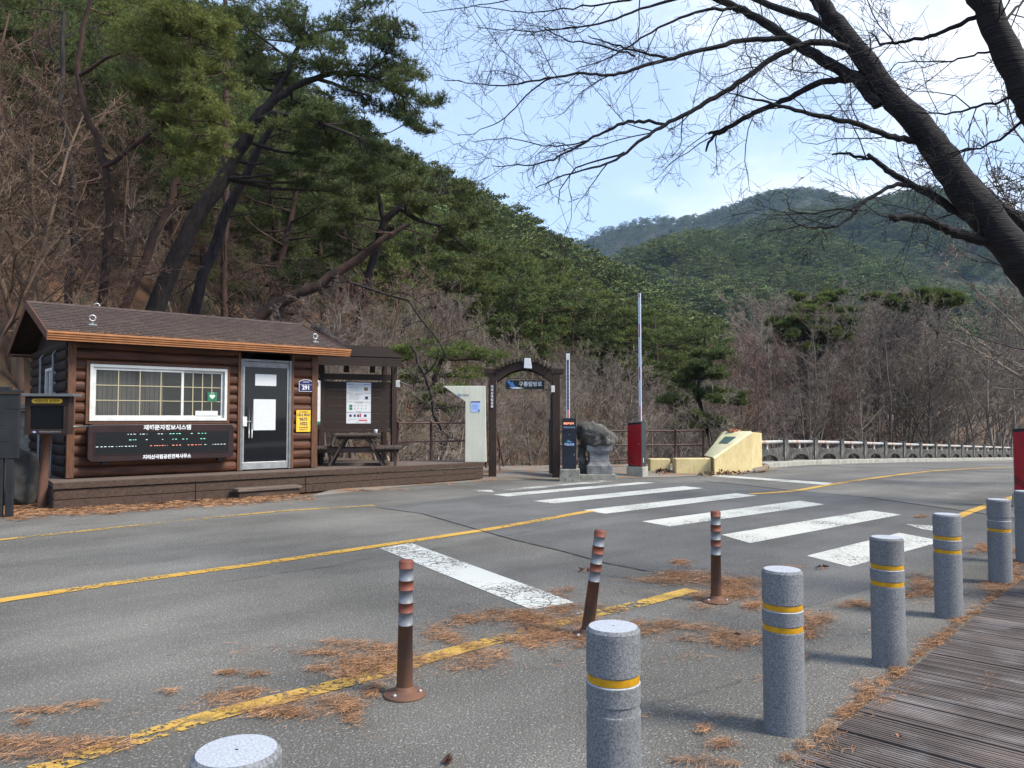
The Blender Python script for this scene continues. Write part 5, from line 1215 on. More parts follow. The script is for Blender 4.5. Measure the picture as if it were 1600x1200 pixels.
def far_forest(name, Gd, n, s0, umin, umax, vmin, vmax):
    p = on_grid(Gd, n, rg, umin, umax, vmin, vmax); k = len(p)
    sc = s0 * rg.uniform(.65, 1.45, k) * (1 + .5 * vnoise(p[:, 0], p[:, 1], 60, 9)); p[:, 2] -= .8
    scatter(name, p, rg.random(k) * 6.28, sc, rg.integers(0, 6, k), FARP)
far_forest('forest', MT2, 5200, 1.12, .04, .78, .0, .86)
far_forest('forest', MT2b, 5600, 1.25, .0, .66, .2, .86)
far_forest('forest', MT3, 6500, 1.4, .05, .75, .45, .86)

# ---- pines of the left ridge: the nearer ones are trees of their own, the far ones one mass
MIDP = []
for s in range(7):
    (V0, F0), (V1, F1) = pine_meshes(200 + s, 8.5 + (s % 3), 5.4 + .5 * (s % 4), 'mid', lean=.03 * (s % 3 - 1), base=.28)
    MIDP.append((raw_mesh('pine_trunk', V0, [(F0, 0, True)], [M['redbark']]), raw_mesh('pine_crown', V1, [(F1, 0, False)], [M['needle'] if s % 3 else M['needledk']])))
for s in range(4):
    (V0, F0), (V1, F1) = pine_meshes(250 + s, 9.5 + (s % 3), 5.8, 'near', lean=.03 * (s % 3 - 1), base=.34)
    MIDP.insert(s, (raw_mesh('pine_trunk', V0, [(F0, 0, True)], [M['redbark']]), raw_mesh('pine_crown', V1, [(F1, 0, False)], [M['needledk']])))
MIDJ = []
for s in range(6):
    (V0, F0), (V1, F1) = pine_meshes(300 + s, 9, 6.0, 'far', base=.3)
    MIDJ.append(raw_mesh('ridge_pine', np.concatenate([V0, V1]), [(F0, 1, True), (F1 + len(V0), 0, False)], [M['needlefar'], M['bark']]))
BARE = [bare_mesh('bare_branches', 400 + s, 8.0, m, stems=st, dens=d, up=u) for s, (m, st, d, u) in enumerate((
    (M['twiggrey'], 1, 1.25, .06), (M['twigpurple'], 2, 1.0, .08), (M['twigbrown'], 1, 1.2, .03), (M['twiggrey'], 3, .8, .06), (M['twigpurple'], 1, 1.3, .08), (M['twigbrown'], 3, .8, .0)))]
BAREN = [bare_mesh('bare_branches', 480 + s, 8.0, m, stems=st, dens=d, up=u, rmin=.0045, extra=7) for s, (m, st, d, u) in enumerate((
    (M['twigbrown'], 2, 1.0, .05), (M['twigpale'], 2, .95, -.03), (M['twigbrown'], 1, 1.25, .10), (M['twigpale'], 1, 1.2, .0)))]
BUSH = [bare_mesh('shrub_twigs', 450 + s, 2.4, m, stems=7, spread=.5, dens=.45, rmin=.006, up=.02) for s, m in enumerate((M['twigbrown'], M['twigpale'], M['twiggrey'], M['twigpurple']))]
def poisson(n, ufun, yr, mind, rg):
    pts = []; cell = {}
    tries = 0
    while len(pts) < n and tries < n * 30:
        tries += 1
        Y = math.sqrt(rg.uniform(yr[0] ** 2, yr[1] ** 2)); u = rg.uniform(*ufun(Y)); x = (u - 800) / 1200 * Y
        key = (int(x / mind), int(Y / mind))
        if any((px - x) ** 2 + (py - Y) ** 2 < mind * mind for a in (-1, 0, 1) for b in (-1, 0, 1) for px, py in cell.get((key[0] + a, key[1] + b), ())): continue
        cell.setdefault(key, []).append((x, Y)); pts.append((x, Y, u))
    return pts
rg = np.random.default_rng(17)
pts = poisson(3600, lambda Y: (-420, 1230), (30, 262), 2.9, rg)
ridge = []; n_ind = 0
zs_ = terr([p[0] for p in pts], [p[1] for p in pts])
order = sorted(range(len(pts)), key=lambda i: pts[i][1])
for i in order:
    x, Y, u = pts[i]; z = zs_[i]
    if u > 470 and Y < 46 + (u - 560) * .05: continue
    if u > 1120 and Y < 100: continue
    grey = u > 520 and (Y < 56 or (Y < 110 and vnoise(x, Y, 16, 4) > .24)) 
    s = rg.uniform(.8, 1.2)
    if Y < 96 and n_ind < 330:
        n_ind += 1
        if grey:
            me = BARE[rg.integers(0, 5)]; o = link('bare_tree', me, loc=(x, Y, z)); o.scale = [s * .85] * 3; o.rotation_euler = (0, 0, rg.random() * 6.28)
            tag(o, 'leafless grey tree among the pines of the left ridge', 'bare tree', 'leafless trees on the left ridge')
        else:
            k = rg.integers(0, 4) if Y < 56 else rg.integers(4, 11); o = link('pine_tree', MIDP[k][0], loc=(x, Y, z)); c = link('crown', MIDP[k][1], o); o.scale = [s] * 3; o.rotation_euler = (0, 0, rg.random() * 6.28)
            tag(o, 'green pine standing in the wooded left ridge', 'pine tree', 'pines on the left ridge')
    elif Y >= 60: ridge.append((x, Y, z - .3, s * rg.uniform(.85, 1.15)))
ridge = np.array(ridge)
scatter('forest', ridge[:, :3], rg.random(len(ridge)) * 6.28, ridge[:, 3], rg.integers(0, 6, len(ridge)), MIDJ)

# ---- leafless thicket beyond the bridge and behind the gate
def put_bare(pts, lab, grp, s0, s1, kinds, zoff=0):
    zz = terr([p[0] for p in pts], [p[1] for p in pts])
    for (x, Y, u), z in zip(pts, zz):
        o = link('bare_tree', BARE[kinds[rg.integers(0, len(kinds))]], loc=(x, Y, z + zoff)); s = rg.uniform(s0, s1); o.scale = (s, s, s * rg.uniform(.9, 1.15)); o.rotation_euler = (0, 0, rg.random() * 6.28)
        tag(o, lab, 'bare tree', grp)
def lim(pts): return [p for p in pts if not (p[2] > 1195 and p[1] < 34 + max(0, p[2] - 1195) * .125)]
put_bare(lim(poisson(150, lambda Y: (1195 - (Y - 60) * 1.2, 1900), (60, 100), 2.3, rg)), 'tall leafless tree in the grey thicket beyond the bridge railing', 'leafless trees beyond the bridge', 1.45, 2.1, [0, 1, 3, 4])
put_bare(poisson(16, lambda Y: (1190, 1600), (56, 64), 2.2, rg), 'leafless tree standing around the two flat pine crowns', 'leafless trees around the flat pine crowns', 1.6, 2.0, [0, 1, 4])
put_bare(lim(poisson(80, lambda Y: (1120, 1800), (38, 62), 1.9, rg)), 'low leafless tree just beyond the bridge railing', 'leafless trees close behind the bridge railing', .85, 1.4, [0, 1, 3, 4, 5])
put_bare(poisson(80, lambda Y: (610, 1140), (30, 56), 1.8, rg), 'leafless tree in the stream valley behind the gate', 'leafless trees behind the gate', .6, 1.0, [0, 1, 2, 3, 4])
put_bare(poisson(22, lambda Y: (-160, 600), (26, 40), 2.4, rg), 'leafless brown tree on the slope behind the cabin', 'leafless trees behind the cabin', .7, 1.1, [2, 5, 0, 2])
# brushwood
def brush(name, pts, s0, s1, rg):
    z = terr([p[0] for p in pts], [p[1] for p in pts]); P3 = np.array([(p[0], p[1], zz - .1) for p, zz in zip(pts, z)])
    scatter(name, P3, rg.random(len(P3)) * 6.28, rg.uniform(s0, s1, len(P3)), rg.integers(0, 4, len(P3)), BUSH)
brush('undergrowth', lim(poisson(900, lambda Y: (620, 1900), (26.5, 85), 1.0, rg)), .7, 1.5, rg)
brush('undergrowth', [p for p in poisson(260, lambda Y: (-420, 620), (16, 48), 1.0, rg) if p[1] > 18 + max(0, (p[2] + 200)) * .0105], .5, 1.15, rg)

# ---- pines traced from the photograph
def traced_pine(name, label, Y0, limbs, pads, seed, needle, barkm, dens=1.0, dY=1.2, l=.15, w=.016, K=10, twigs=5):
    """limbs: [(u,v,dY,r_px)...]; pads: (u, v, ru, rv)"""
    rg = np.random.default_rng(seed); rnd = random.Random(seed)
    out = [[], [], []]; nodes = []
    for lb in limbs:
        pp_ = [P(a, b, Y0 + c) for a, b, c, r in lb]; rr = [r * Y0 / 1200 * .85 for *_, r in lb]
        q = []; q2 = []
        for i in range(len(pp_) - 1):
            for f in (0, .34, .67): q.append(pp_[i].lerp(pp_[i + 1], f) + Vector((rnd.gauss(0, .02), rnd.gauss(0, .02), rnd.gauss(0, .02)))); q2.append(rr[i] + (rr[i + 1] - rr[i]) * f)
        q.append(pp_[-1]); q2.append(rr[-1]); out[0].append((q, q2)); nodes += list(zip(q, q2))
    base = Vector(out[0][0][0][0])
    Cs, Ds = [], []
    for (u, v, ru, rv) in pads:
        Yp = Y0 + rnd.uniform(-dY, dY); c = P(u, v, Yp); rx_, rz2 = ru * Yp / 1200, rv * Yp / 1200
        nd = min(nodes, key=lambda q: (q[0] - c).length + max(0, q[0].z - c.z) * .8)
        m1_ = nd[0].lerp(c, .5) + Vector((rnd.gauss(0, .12), rnd.gauss(0, .1), -.08)); out[1].append(([nd[0], m1_, c], [min(nd[1] * .55, .07), min(.05, nd[1] * .4), .018]))
        sub = 6
        for s in range(sub):                           # each pad breaks into smaller sprays
            o_ = Vector((rnd.gauss(0, .45) * rx_, rnd.gauss(0, .45) * rx_, rnd.gauss(0, .5) * rz2)); cc = c + o_
            out[2].append(([m1_.lerp(c, .7), cc], [.016, .006]))
            n_ = int(dens * 46 * (rx_ * rz2 / .45) ** .7)
            q, d = pad_points(cc, rx_ * .55, rx_ * .5, rz2 * .62, max(12, n_), rg, .2); Cs.append(q); Ds.append(d)
    Cs = np.concatenate(Cs); Ds = np.concatenate(Ds); Ds[:, 2] = np.abs(Ds[:, 2]) * .7 + .3
    V0, F0 = tube_groups(out, [9, 5, 3]); V1, F1 = tufts(Cs, Ds, l, w, K, rg, .75)
    t = thing(name, label, 'pine tree', base)
    V0 = V0 - np.array(base); V1 = V1 - np.array(base)
    link('trunk', raw_mesh('trunk', V0, [(F0, 0, True)], [barkm]), t); link('crown', raw_mesh('crown', V1, [(F1, 0, False)], [needle]), t)
    return t
padsA = [(350, 15, 50, 25), (400, 60, 50, 30), (420, 12, 60, 22), (430, 110, 45, 20), (470, 45, 60, 28), (500, 100, 50, 22), (525, 25, 65, 25), (540, 85, 60, 25), (580, 55, 55, 24), (560, 150, 50, 18), (600, 125, 48, 24), (620, 100, 50, 24), (650, 145, 32, 26), (640, 190, 26, 16), (620, 168, 36, 18), (480, 165, 45, 16), (455, 200, 42, 18), (500, 200, 50, 18), (540, 188, 40, 16), (565, 218, 42, 18), (595, 238, 32, 14), (520, 240, 42, 15), (380, 110, 36, 24), (600, 30, 40, 16), (470, 240, 40, 15), (430, 255, 35, 16), (490, 285, 35, 14), (560, 265, 35, 13)]
traced_pine('pine_tree', 'big dark pine leaning right over the cabin, crown reaching into the sky', 22.5,
    [[(228, 520, .5, 17), (262, 430, .3, 16), (300, 350, .1, 15), (350, 278, 0, 13), (372, 235, 0, 12), (400, 190, -.2, 11), (425, 158, -.2, 9)],
     [(425, 158, -.2, 8), (455, 138, -.2, 6), (495, 122, -.3, 5.5), (520, 112, -.3, 4.5), (570, 118, -.4, 3.5), (630, 150, -.5, 2.5)],
     [(495, 122, -.3, 4), (530, 135, -.5, 3), (580, 150, -.6, 2)], [(425, 158, -.2, 7), (450, 110, 0, 5), (470, 60, .2, 4), (480, 10, .3, 3)],
     [(400, 190, -.2, 6), (425, 175, -.8, 5), (480, 185, -1, 4), (560, 215, -1.2, 2)], [(470, 60, .2, 4), (520, 45, .3, 3), (580, 50, .3, 2)]],
    padsA + [(u + du, v + dv, ru * .8, rv * .8) for u, v, ru, rv in padsA for du, dv in ((22, 14),)], 31, M['needledk'], M['bark'], dens=1.5)
padsB = [(250, 15, 60, 30), (300, 55, 50, 30), (270, 105, 60, 34), (320, 150, 45, 30), (338, 190, 36, 24), (300, 200, 50, 30), (240, 165, 50, 30), (330, 232, 32, 18), (205, 60, 55, 30), (285, 250, 46, 20), (205, 125, 40, 20), (350, 110, 30, 20), (310, 15, 45, 25), (350, 40, 25, 20), (260, 215, 40, 20), (180, 20, 45, 22)]
traced_pine('pine_tree', 'sunlit bright green pine in front of the big dark pine', 19.5,
    [[(150, 540, 1.5, 9), (165, 420, 1.2, 8.5), (172, 340, 1, 8), (165, 262, .8, 7), (140, 190, .6, 6), (120, 120, .4, 5), (130, 40, .2, 4), (150, -40, 0, 3)],
     [(165, 262, .8, 5), (215, 225, .4, 4), (270, 180, 0, 3), (310, 120, -.2, 2)], [(120, 120, .4, 4), (190, 80, .2, 3), (260, 60, 0, 2)]],
    padsB + [(u + 20, v + 16, ru * .8, rv * .8) for u, v, ru, rv in padsB if u < 320], 32, M['needle'], M['redbark'], dens=1.5)
padsC = [(640, 268, 46, 18), (690, 285, 46, 18), (615, 300, 55, 18), (712, 318, 42, 18), (660, 322, 44, 15), (565, 285, 45, 22), (540, 330, 40, 22), (748, 350, 34, 16), (600, 250, 46, 18), (730, 385, 34, 16), (690, 360, 36, 14), (520, 370, 36, 16), (770, 420, 30, 14)]
traced_pine('pine_tree', 'spreading pine with dark curved limbs right of the big leaning pine', 30,
    [[(560, 520, .6, 9), (575, 440, .4, 8), (592, 375, .2, 7.5), (600, 345, 0, 7), (625, 325, 0, 6), (650, 318, 0, 4), (700, 300, -.2, 3)], [(625, 325, 0, 5), (655, 345, -.3, 4), (685, 352, -.4, 3)], [(600, 345, 0, 5), (590, 300, .2, 4), (600, 260, .3, 3)]],
    padsC, 33, M['needledk'], M['bark'], dens=1.5, l=.2, w=.026)
padsD = [(690, 555, 55, 16), (640, 590, 35, 14), (735, 580, 42, 14), (700, 605, 40, 12), (665, 625, 28, 12), (620, 560, 40, 14), (760, 560, 34, 12), (720, 545, 40, 12), (640, 545, 40, 12), (690, 640, 26, 9), (800, 575, 30, 10)]
traced_pine('pine_tree', 'low light green pine boughs behind the cream pillar', 27,
    [[(700, 740, 1, 6), (690, 690, .8, 5.5), (680, 640, .6, 5), (676, 600, .3, 4.5), (690, 560, 0, 4), (720, 545, 0, 3)], [(676, 600, .3, 4), (640, 585, 0, 3), (615, 560, 0, 2)], [(690, 560, 0, 3), (750, 562, .2, 2)]],
    padsD, 34, M['needle'], M['redbark'], dens=1.5, l=.17, w=.02)
padsE = [(1085, 575, 34, 14), (1120, 585, 30, 12), (1060, 595, 30, 12), (1105, 612, 30, 10), (1065, 630, 34, 12), (1130, 625, 26, 10), (1150, 628, 20, 9), (1090, 650, 32, 10), (1095, 555, 24, 12), (1120, 560, 20, 9), (1070, 665, 26, 9), (1125, 660, 26, 9)]
traced_pine('pine_tree', 'layered green pine standing beyond the brown railing', 36,
    [[(1120, 735, 1, 5), (1112, 690, .6, 4.5), (1098, 650, .3, 4), (1090, 610, 0, 3.5), (1098, 560, 0, 2.5)], [(1098, 650, .3, 3), (1070, 632, 0, 2)], [(1090, 610, 0, 3), (1130, 622, 0, 2)]],
    padsE, 35, M['needledk'], M['bark'], dens=2.0, l=.24, w=.035)
rp_ = random.Random(77)
padsF = [(1268 + 62 * q * math.cos(a), 503 + 46 * q * math.sin(a), rp_.uniform(9, 22), rp_.uniform(3.5, 7)) for a, q in ((rp_.uniform(0, 6.28), rp_.random() ** .5) for _ in range(34))]
traced_pine('pine_tree', 'umbrella pine crown rising above the grey thicket', 58,
    [[(1285, 690, 0, 5), (1284, 600, 0, 4.5), (1280, 540, 0, 4), (1272, 490, 0, 3), (1270, 462, 0, 2)], [(1280, 540, 0, 3), (1240, 500, 0, 2)]],
    padsF, 36, M['needle'], M['bark'], dens=2.2, l=.36, w=.06, dY=1.6)
padsG = [(rp_.uniform(1368, 1496), rp_.uniform(452, 470) + rp_.random() * 14, rp_.uniform(8, 20), rp_.uniform(3, 5.5)) for _ in range(17)]
traced_pine('pine_tree', 'flat pine crown on top of the thicket near the cherry trunk', 66,
    [[(1460, 690, 0, 3.4), (1462, 600, 0, 3), (1466, 520, 0, 2.6), (1470, 460, 0, 2)], [(1466, 520, 0, 3), (1410, 462, 0, 2)]],
    padsG, 37, M['needle'], M['bark'], dens=3.4, l=.45, w=.09, dY=2)
# plain trunks of the dark stand behind the cabin
for k, (lb, Y0, lab) in enumerate((
    ([(290, 520, 0, 9), (318, 430, 0, 8.5), (352, 340, 0, 8), (400, 240, 0, 6), (430, 180, 0, 4)], 24, 'slim dark trunk parallel to the big leaning pine'),
    ([(185, 520, 0, 7), (215, 430, 0, 7), (255, 340, 0, 6.5), (285, 262, 0, 6), (300, 180, 0, 4), (305, 90, 0, 3)], 22, 'reddish pine trunk leaning right behind the sunlit pine'),
    ([(352, 520, 0, 5), (350, 330, 0, 5), (352, 160, 0, 5), (357, 60, 0, 4), (350, -30, 0, 3)], 27, 'straight thin brown pine trunk behind the dark crown'),
    ([(372, 530, 0, 10), (420, 480, 0, 9), (495, 448, 0, 8), (560, 405, 0, 7), (600, 375, -.2, 5), (640, 350, -.3, 3)], 23, 'leaning brown trunk rising right above the cabin roof'),
    ([(488, 512, 0, 9), (520, 530, -.2, 8), (545, 552, -.3, 7)], 21.5, 'broken log lying against the slope behind the shelter'),
    ([(420, 530, 0, 3), (450, 465, 0, 3), (540, 440, 0, 2.4), (640, 470, 0, 1.8), (700, 560, -.3, 1)], 25, 'arching branch trunk bending down behind the shelter'),
    ([(640, 540, 0, 2), (665, 585, 0, 3), (680, 640, -.2, 3), (690, 672, -.2, 2.4)], 22.6, 'pale bent trunk hanging behind the deck railing'),
    ([(100, 520, 0, 6), (118, 400, 0, 6), (112, 280, 0, 5), (95, 150, 0, 4), (100, 20, 0, 3)], 24, 'dark trunk at the left of the slope'))):
    rnd = random.Random(60 + k); out = [[], [], [], []]
    pp_ = [P(a, b, Y0 + c) for a, b, c, r in lb]; rr = [r * Y0 / 1200 for *_, r in lb]
    q, q2 = [], []
    for i in range(len(pp_) - 1):
        for f in (0, .34, .67): q.append(pp_[i].lerp(pp_[i + 1], f) + Vector((rnd.gauss(0, .04), rnd.gauss(0, .04), rnd.gauss(0, .02)))); q2.append(rr[i] + (rr[i + 1] - rr[i]) * f)
    q.append(pp_[-1]); q2.append(rr[-1]); out[0].append((q, q2))
    Q = dict(seg=[1, 5, 4, 3], wob=[0, .2, .22, .25], up=[0, -.02, 0, 0], tap=[1, .3, .4, .5], rmin=.009, n=[1, 0, 5, 4], t0=[0, .2, .2, .2], ang=(25, 65), len=.5, rr=.5)
    for j in range(2, len(q)):
        if k != 4 and rnd.random() < .85:
            dv = Vector((rnd.gauss(0, 1), rnd.gauss(0, .7), rnd.uniform(-.2, .5))).normalized(); grow(q[j], dv, rnd.uniform(.8, 2.0), min(.03, q2[j] * .4), 1, Q, out, rnd)
    b0 = q[0]; V, F = tube_groups(out, [9, 5, 4, 3])
    o = link('tree_trunk', raw_mesh('tree_trunk', V - np.array(b0), [(F, 0, True)], [M['bark'] if k not in (1, 2, 3) else M['redbark']]), loc=b0); tag(o, lab, 'tree trunk')
# near brown brush boughs over the left slope
for k, (u, v, Y0, s, me) in enumerate(((40, 470, 19.5, 1.0, 2), (360, 500, 21.5, .75, 1), (420, 520, 22, .8, 3), (520, 540, 22.5, .9, 1), (600, 560, 24, .8, 3), (-40, 470, 19, 1.2, 0), (70, 480, 22, 1.3, 2), (470, 520, 25, 1.0, 1), (560, 560, 26, .9, 3), (10, 440, 25, 1.4, 0), (-60, 480, 17.5, 1.5, 2), (30, 480, 21, 1.6, 0), (80, 480, 23, 1.4, 2), (-20, 480, 26, 1.9, 0), (380, 500, 21.8, .85, 3), (450, 540, 22.4, .9, 1), (640, 600, 24, .85, 3), (680, 620, 27, .9, 1), (420, 560, 24, 1.1, 3), (500, 560, 23, 1.0, 1), (560, 570, 24.5, 1.15, 3), (610, 580, 23, .9, 1), (660, 600, 25, 1.0, 3), (720, 620, 28, 1.0, 1), (540, 570, 29, 1.3, 0), (470, 560, 28, 1.3, 2), (330, 520, 27, 1.2, 2))):
    p = P(u, v, Y0); z = float(terr(p.x, p.y)[0]); o = link('bare_tree', BAREN[me], loc=(p.x, p.y, z - .2)); o.scale = (s, s, s * .85); o.rotation_euler = (R(rg.uniform(-14, 14)), R(rg.uniform(4, 22)), rg.random() * 6.28)
    tag(o, 'twiggy %s bare tree close behind the cabin' % ('brown' if me in (0, 2) else 'pale'), 'bare tree', 'twiggy trees close behind the cabin')

# ================================================================ the cherry tree over the road
def cherry(name, label, limbs, Yf, seed, m, twn=1.0, r_of=1.0, children=True, smooth_twigs=(1.0, .6)):
    rnd = random.Random(seed); out = [[], [], [], []]; Lm = []
    for li, (lb, off) in enumerate(limbs):
        n0 = len(lb); pp_ = []; rr = []
        for i, (a, b, r) in enumerate(lb):
            Yv = Yf(a, b) + off * (i / (n0 - 1)); pp_.append(P(a, b, Yv)); rr.append(max(.0035, r * Yv / 1200 * (.86 if li else .95)))
        q, q2 = [], []
        for i in range(n0 - 1):                        # Catmull-Rom between the traced points
            p0 = pp_[max(0, i - 1)]; p1 = pp_[i]; p2 = pp_[i + 1]; p3 = pp_[min(n0 - 1, i + 2)]
            for f in (0, .25, .5, .75):
                c = .5 * ((2 * p1) + (p2 - p0) * f + (2 * p0 - 5 * p1 + 4 * p2 - p3) * f * f + (3 * p1 - p0 - 3 * p2 + p3) * f ** 3)
                q.append(c + Vector((rnd.gauss(0, 1), rnd.gauss(0, 1), rnd.gauss(0, 1))) * .006); q2.append((rr[i] + (rr[i + 1] - rr[i]) * f) * (1 + rnd.gauss(0, .035)))
        q.append(pp_[-1]); q2.append(rr[-1]); out[0].append((q, q2)); Lm.append((q, q2, li))
    Q = dict(seg=[1, 6, 4, 3], wob=[0, .20, .25, .28], up=[0, -.005, .0, 0], tap=[1, .35, .45, .6], rmin=.0017, n=[1, 0, 7, 4], t0=[0, .15, .12, .1], ang=(28, 62), len=.48, rr=.5)
    for q, q2, li in Lm:
        if li == 0 and not children: continue
        Lt = sum((q[i + 1] - q[i]).length for i in range(len(q) - 1)); nn = int(Lt / .17 * twn * (.35 if li == 0 else 1))
        for _ in range(nn):
            t = rnd.uniform(.08, 1) ** .8 * (len(q) - 1); i = min(len(q) - 2, int(t)); o_ = q[i].lerp(q[i + 1], t - i); dd = (q[i + 1] - q[i]).normalized()
            ax = dd.cross(Vector((rnd.gauss(0, .5), rnd.gauss(0, 1.2), rnd.gauss(0, .5)))).normalized()
            cd_ = rot_about(dd, ax, R(rnd.uniform(25, 70)) * rnd.choice((-1, 1)))
            grow(o_, cd_, rnd.uniform(.35, 1.15) * smooth_twigs[0], min(.0062, q2[i] * .55), 1, Q, out, rnd)
    b0 = out[0][0][0][0]; V0, F0 = tube_groups(out[:1], [16]); V1, F1 = tube_groups(out[1:], [4, 3, 3])
    t = thing(name, label, 'bare tree', b0)
    link('trunk', raw_mesh('trunk', V0 - np.array(b0), [(F0, 0, True)], [m]), t); link('twigs', raw_mesh('twigs', V1 - np.array(b0), [(F1, 0, True)], [m]), t)
YF = lambda a, b: 6.5 + max(0, 1600 - a) / 900 * 1.3
cherry('cherry_tree', 'dark leafless cherry tree leaning in from the right over the road', [
    ([(1835, 985, 44), (1800, 880, 38), (1752, 740, 33), (1690, 560, 30), (1635, 462, 29), (1600, 412, 28), (1562, 366, 27), (1512, 302, 25), (1475, 250, 23.5), (1437, 198, 21), (1387, 144, 18), (1350, 90, 16), (1306, 37, 14), (1275, -5, 12), (1235, -60, 10)], 0),
    ([(1372, 165, 10), (1344, 128, 11), (1306, 106, 10), (1262, 81, 9.5), (1225, 56, 8.5), (1181, 28, 7.5), (1144, 9, 6.5), (1100, -8, 5.5), (1040, -25, 4)], .3),
    ([(1330, 78, 5), (1319, 72, 6), (1275, 66, 6), (1231, 78, 5.6), (1194, 100, 5.2), (1162, 125, 5), (1125, 147, 4.6), (1094, 166, 4.2), (1062, 184, 3.8), (1031, 200, 3.4), (1006, 216, 3), (969, 244, 2.5), (937, 259, 2), (881, 275, 1.4), (837, 294, .8)], -.9),
    ([(1040, 194, 2.6), (1005, 190, 3), (981, 191, 2.8), (950, 203, 2.6), (919, 219, 2.3), (881, 241, 1.9), (850, 253, 1.5), (812, 259, 1.1), (769, 259, .7)], -.3),
    ([(1235, 60, 5), (1181, 61, 4.6), (1144, 66, 4.4), (1100, 78, 4), (1062, 87, 3.7), (1025, 97, 3.4), (987, 109, 3), (950, 117, 2.7), (912, 116, 2.4), (875, 119, 2.1), (831, 128, 1.7), (787, 134, 1.3), (744, 131, .9), (694, 125, .6)], -1.2),
    ([(1040, 92, 2.4), (1031, 87, 2.4), (1000, 81, 2), (969, 72, 1.7), (945, 65, 1.3), (919, 56, .9)], .2),
    ([(990, 86, 2), (981, 84, 1.8), (925, 69, 1.5), (887, 62, 1.2), (850, 44, .8)], -.3),
    ([(1360, 130, 5), (1344, 125, 6), (1312, 125, 6.2), (1275, 131, 5.8), (1231, 153, 5.2), (1194, 169, 4.8), (1162, 184, 4.4), (1131, 203, 3.8), (1116, 212, 3), (1103, 237, 1.5)], .4),
    ([(1135, 200, 3), (1118, 206, 3), (1107, 209, 2.6)], .1),
    ([(1437, 222, 5), (1412, 217, 6), (1381, 209, 5.4), (1344, 194, 4.8), (1306, 187, 4.4), (1262, 178, 3.8), (1225, 166, 3.2), (1190, 158, 2.2), (1150, 148, 1.2), (1120, 135, .7)], -.6),
    ([(1540, 360, 8), (1519, 344, 8), (1494, 331, 7.5), (1462, 309, 7), (1431, 291, 6.4), (1406, 278, 5.6), (1381, 262, 4.8), (1356, 241, 3.4)], .3),
    ([(1362, 246, 3), (1350, 247, 2.8), (1319, 239, 2.2), (1300, 242, 1.6)], .1),
    ([(1424, 288, 4), (1394, 291, 3.8), (1369, 303, 3.5), (1344, 322, 3.1), (1328, 341, 2.7), (1306, 353, 2.2), (1275, 356, 1.8), (1250, 352, 1.3), (1225, 330, .8)], -.7),
    ([(1336, 332, 2), (1310, 326, 1.6), (1262, 334, 1.3), (1230, 325, .8)], -.3),
    ([(1560, 378, 9), (1531, 375, 9), (1500, 366, 8.5), (1475, 356, 8), (1444, 344, 7), (1412, 341, 6.4), (1389, 341, 6)], -.3),
    ([(1320, 60, 6), (1300, 48, 7), (1280, 36, 7), (1237, 20, 6.5), (1190, 2, 6), (1150, -20, 5)], .8),
    ([(1480, 262, 5), (1500, 268, 7), (1530, 290, 7.5), (1560, 318, 8), (1600, 352, 8.5), (1680, 420, 9)], 1.5),
    ([(1150, 12, 3), (1130, 14, 3), (1100, 16, 2.6), (1050, 32, 2.2), (1010, 55, 1.8), (975, 78, 1.5), (940, 95, 1.1), (900, 108, .7)], -.4),
    ([(1110, -12, 3), (1060, -2, 2.6), (1000, 15, 2.2), (950, 33, 1.9), (900, 42, 1.6), (850, 48, 1.2), (800, 48, .9), (745, 42, .6)], -.5),
    ([(1080, -30, 3), (1010, -8, 2.2), (960, 4, 1.8), (910, 10, 1.5), (850, 18, 1.2), (800, 18, .9), (735, 8, .6)], -.3),
    ([(1040, -40, 2), (930, -18, 1.8), (860, -8, 1.4), (800, -2, 1.1), (730, 12, .8), (660, 20, .5)], .3),
    ([(975, 240, 2), (940, 250, 1.6), (900, 262, 1.3), (880, 290, 1), (872, 320, .6)], .2),
    ([(920, 220, 1.5), (880, 228, 1.2), (840, 225, 1), (790, 215, .8), (740, 222, .5)], .2),
    ([(860, 122, 1.6), (820, 150, 1.3), (790, 185, 1), (750, 205, .7), (715, 212, .4)], .2)], YF, 71, M['cherrybark'], twn=.62)
cherry('cherry_tree', 'dark trunk crossing the top right corner in front of the cherry tree', [
    ([(1800, 640, 26), (1730, 440, 25), (1672, 300, 24), (1630, 205, 23), (1598, 135, 22), (1562, 60, 21), (1532, -8, 20), (1505, -70, 19)], 0),
    ([(1540, 22, 4), (1522, 28, 4.5), (1475, 48, 3.8), (1431, 62, 3.2), (1400, 67, 2.6), (1378, 66, 2), (1358, 50, 1)], .3),
    ([(1590, 152, 2.6), (1565, 158, 2.4), (1530, 166, 2.2), (1490, 178, 1.8), (1440, 176, 1.2), (1400, 172, .7)], .5),
    ([(1560, 78, 2.4), (1530, 84, 2), (1490, 94, 1.6), (1450, 96, 1.2), (1405, 98, .8), (1380, 118, .5)], .3),
    ([(1568, 40, 3), (1580, 20, 2.6), (1600, -4, 2)], .3), ([(1612, 180, 3), (1570, 212, 2.4), (1540, 228, 2), (1500, 235, 1.5), (1450, 250, .8)], .4)], lambda a, b: 5.0, 73, M['cherrybark'], twn=1.1)
for k, (u, v, Y0, s, lab) in enumerate(((1690, 700, 14, 1.15, 'leafless tree behind the leaning cherry at the right edge'), (1640, 700, 19, 1.0, 'thin leafless tree farther behind the leaning cherry'))):
    p = P(u, v, Y0); o = link('bare_tree', BARE[4 if k == 0 else 0], loc=(p.x, p.y, 0)); o.scale = [s] * 3; o.rotation_euler = (0, R(-12), 1.0 + k); tag(o, lab, 'bare tree')

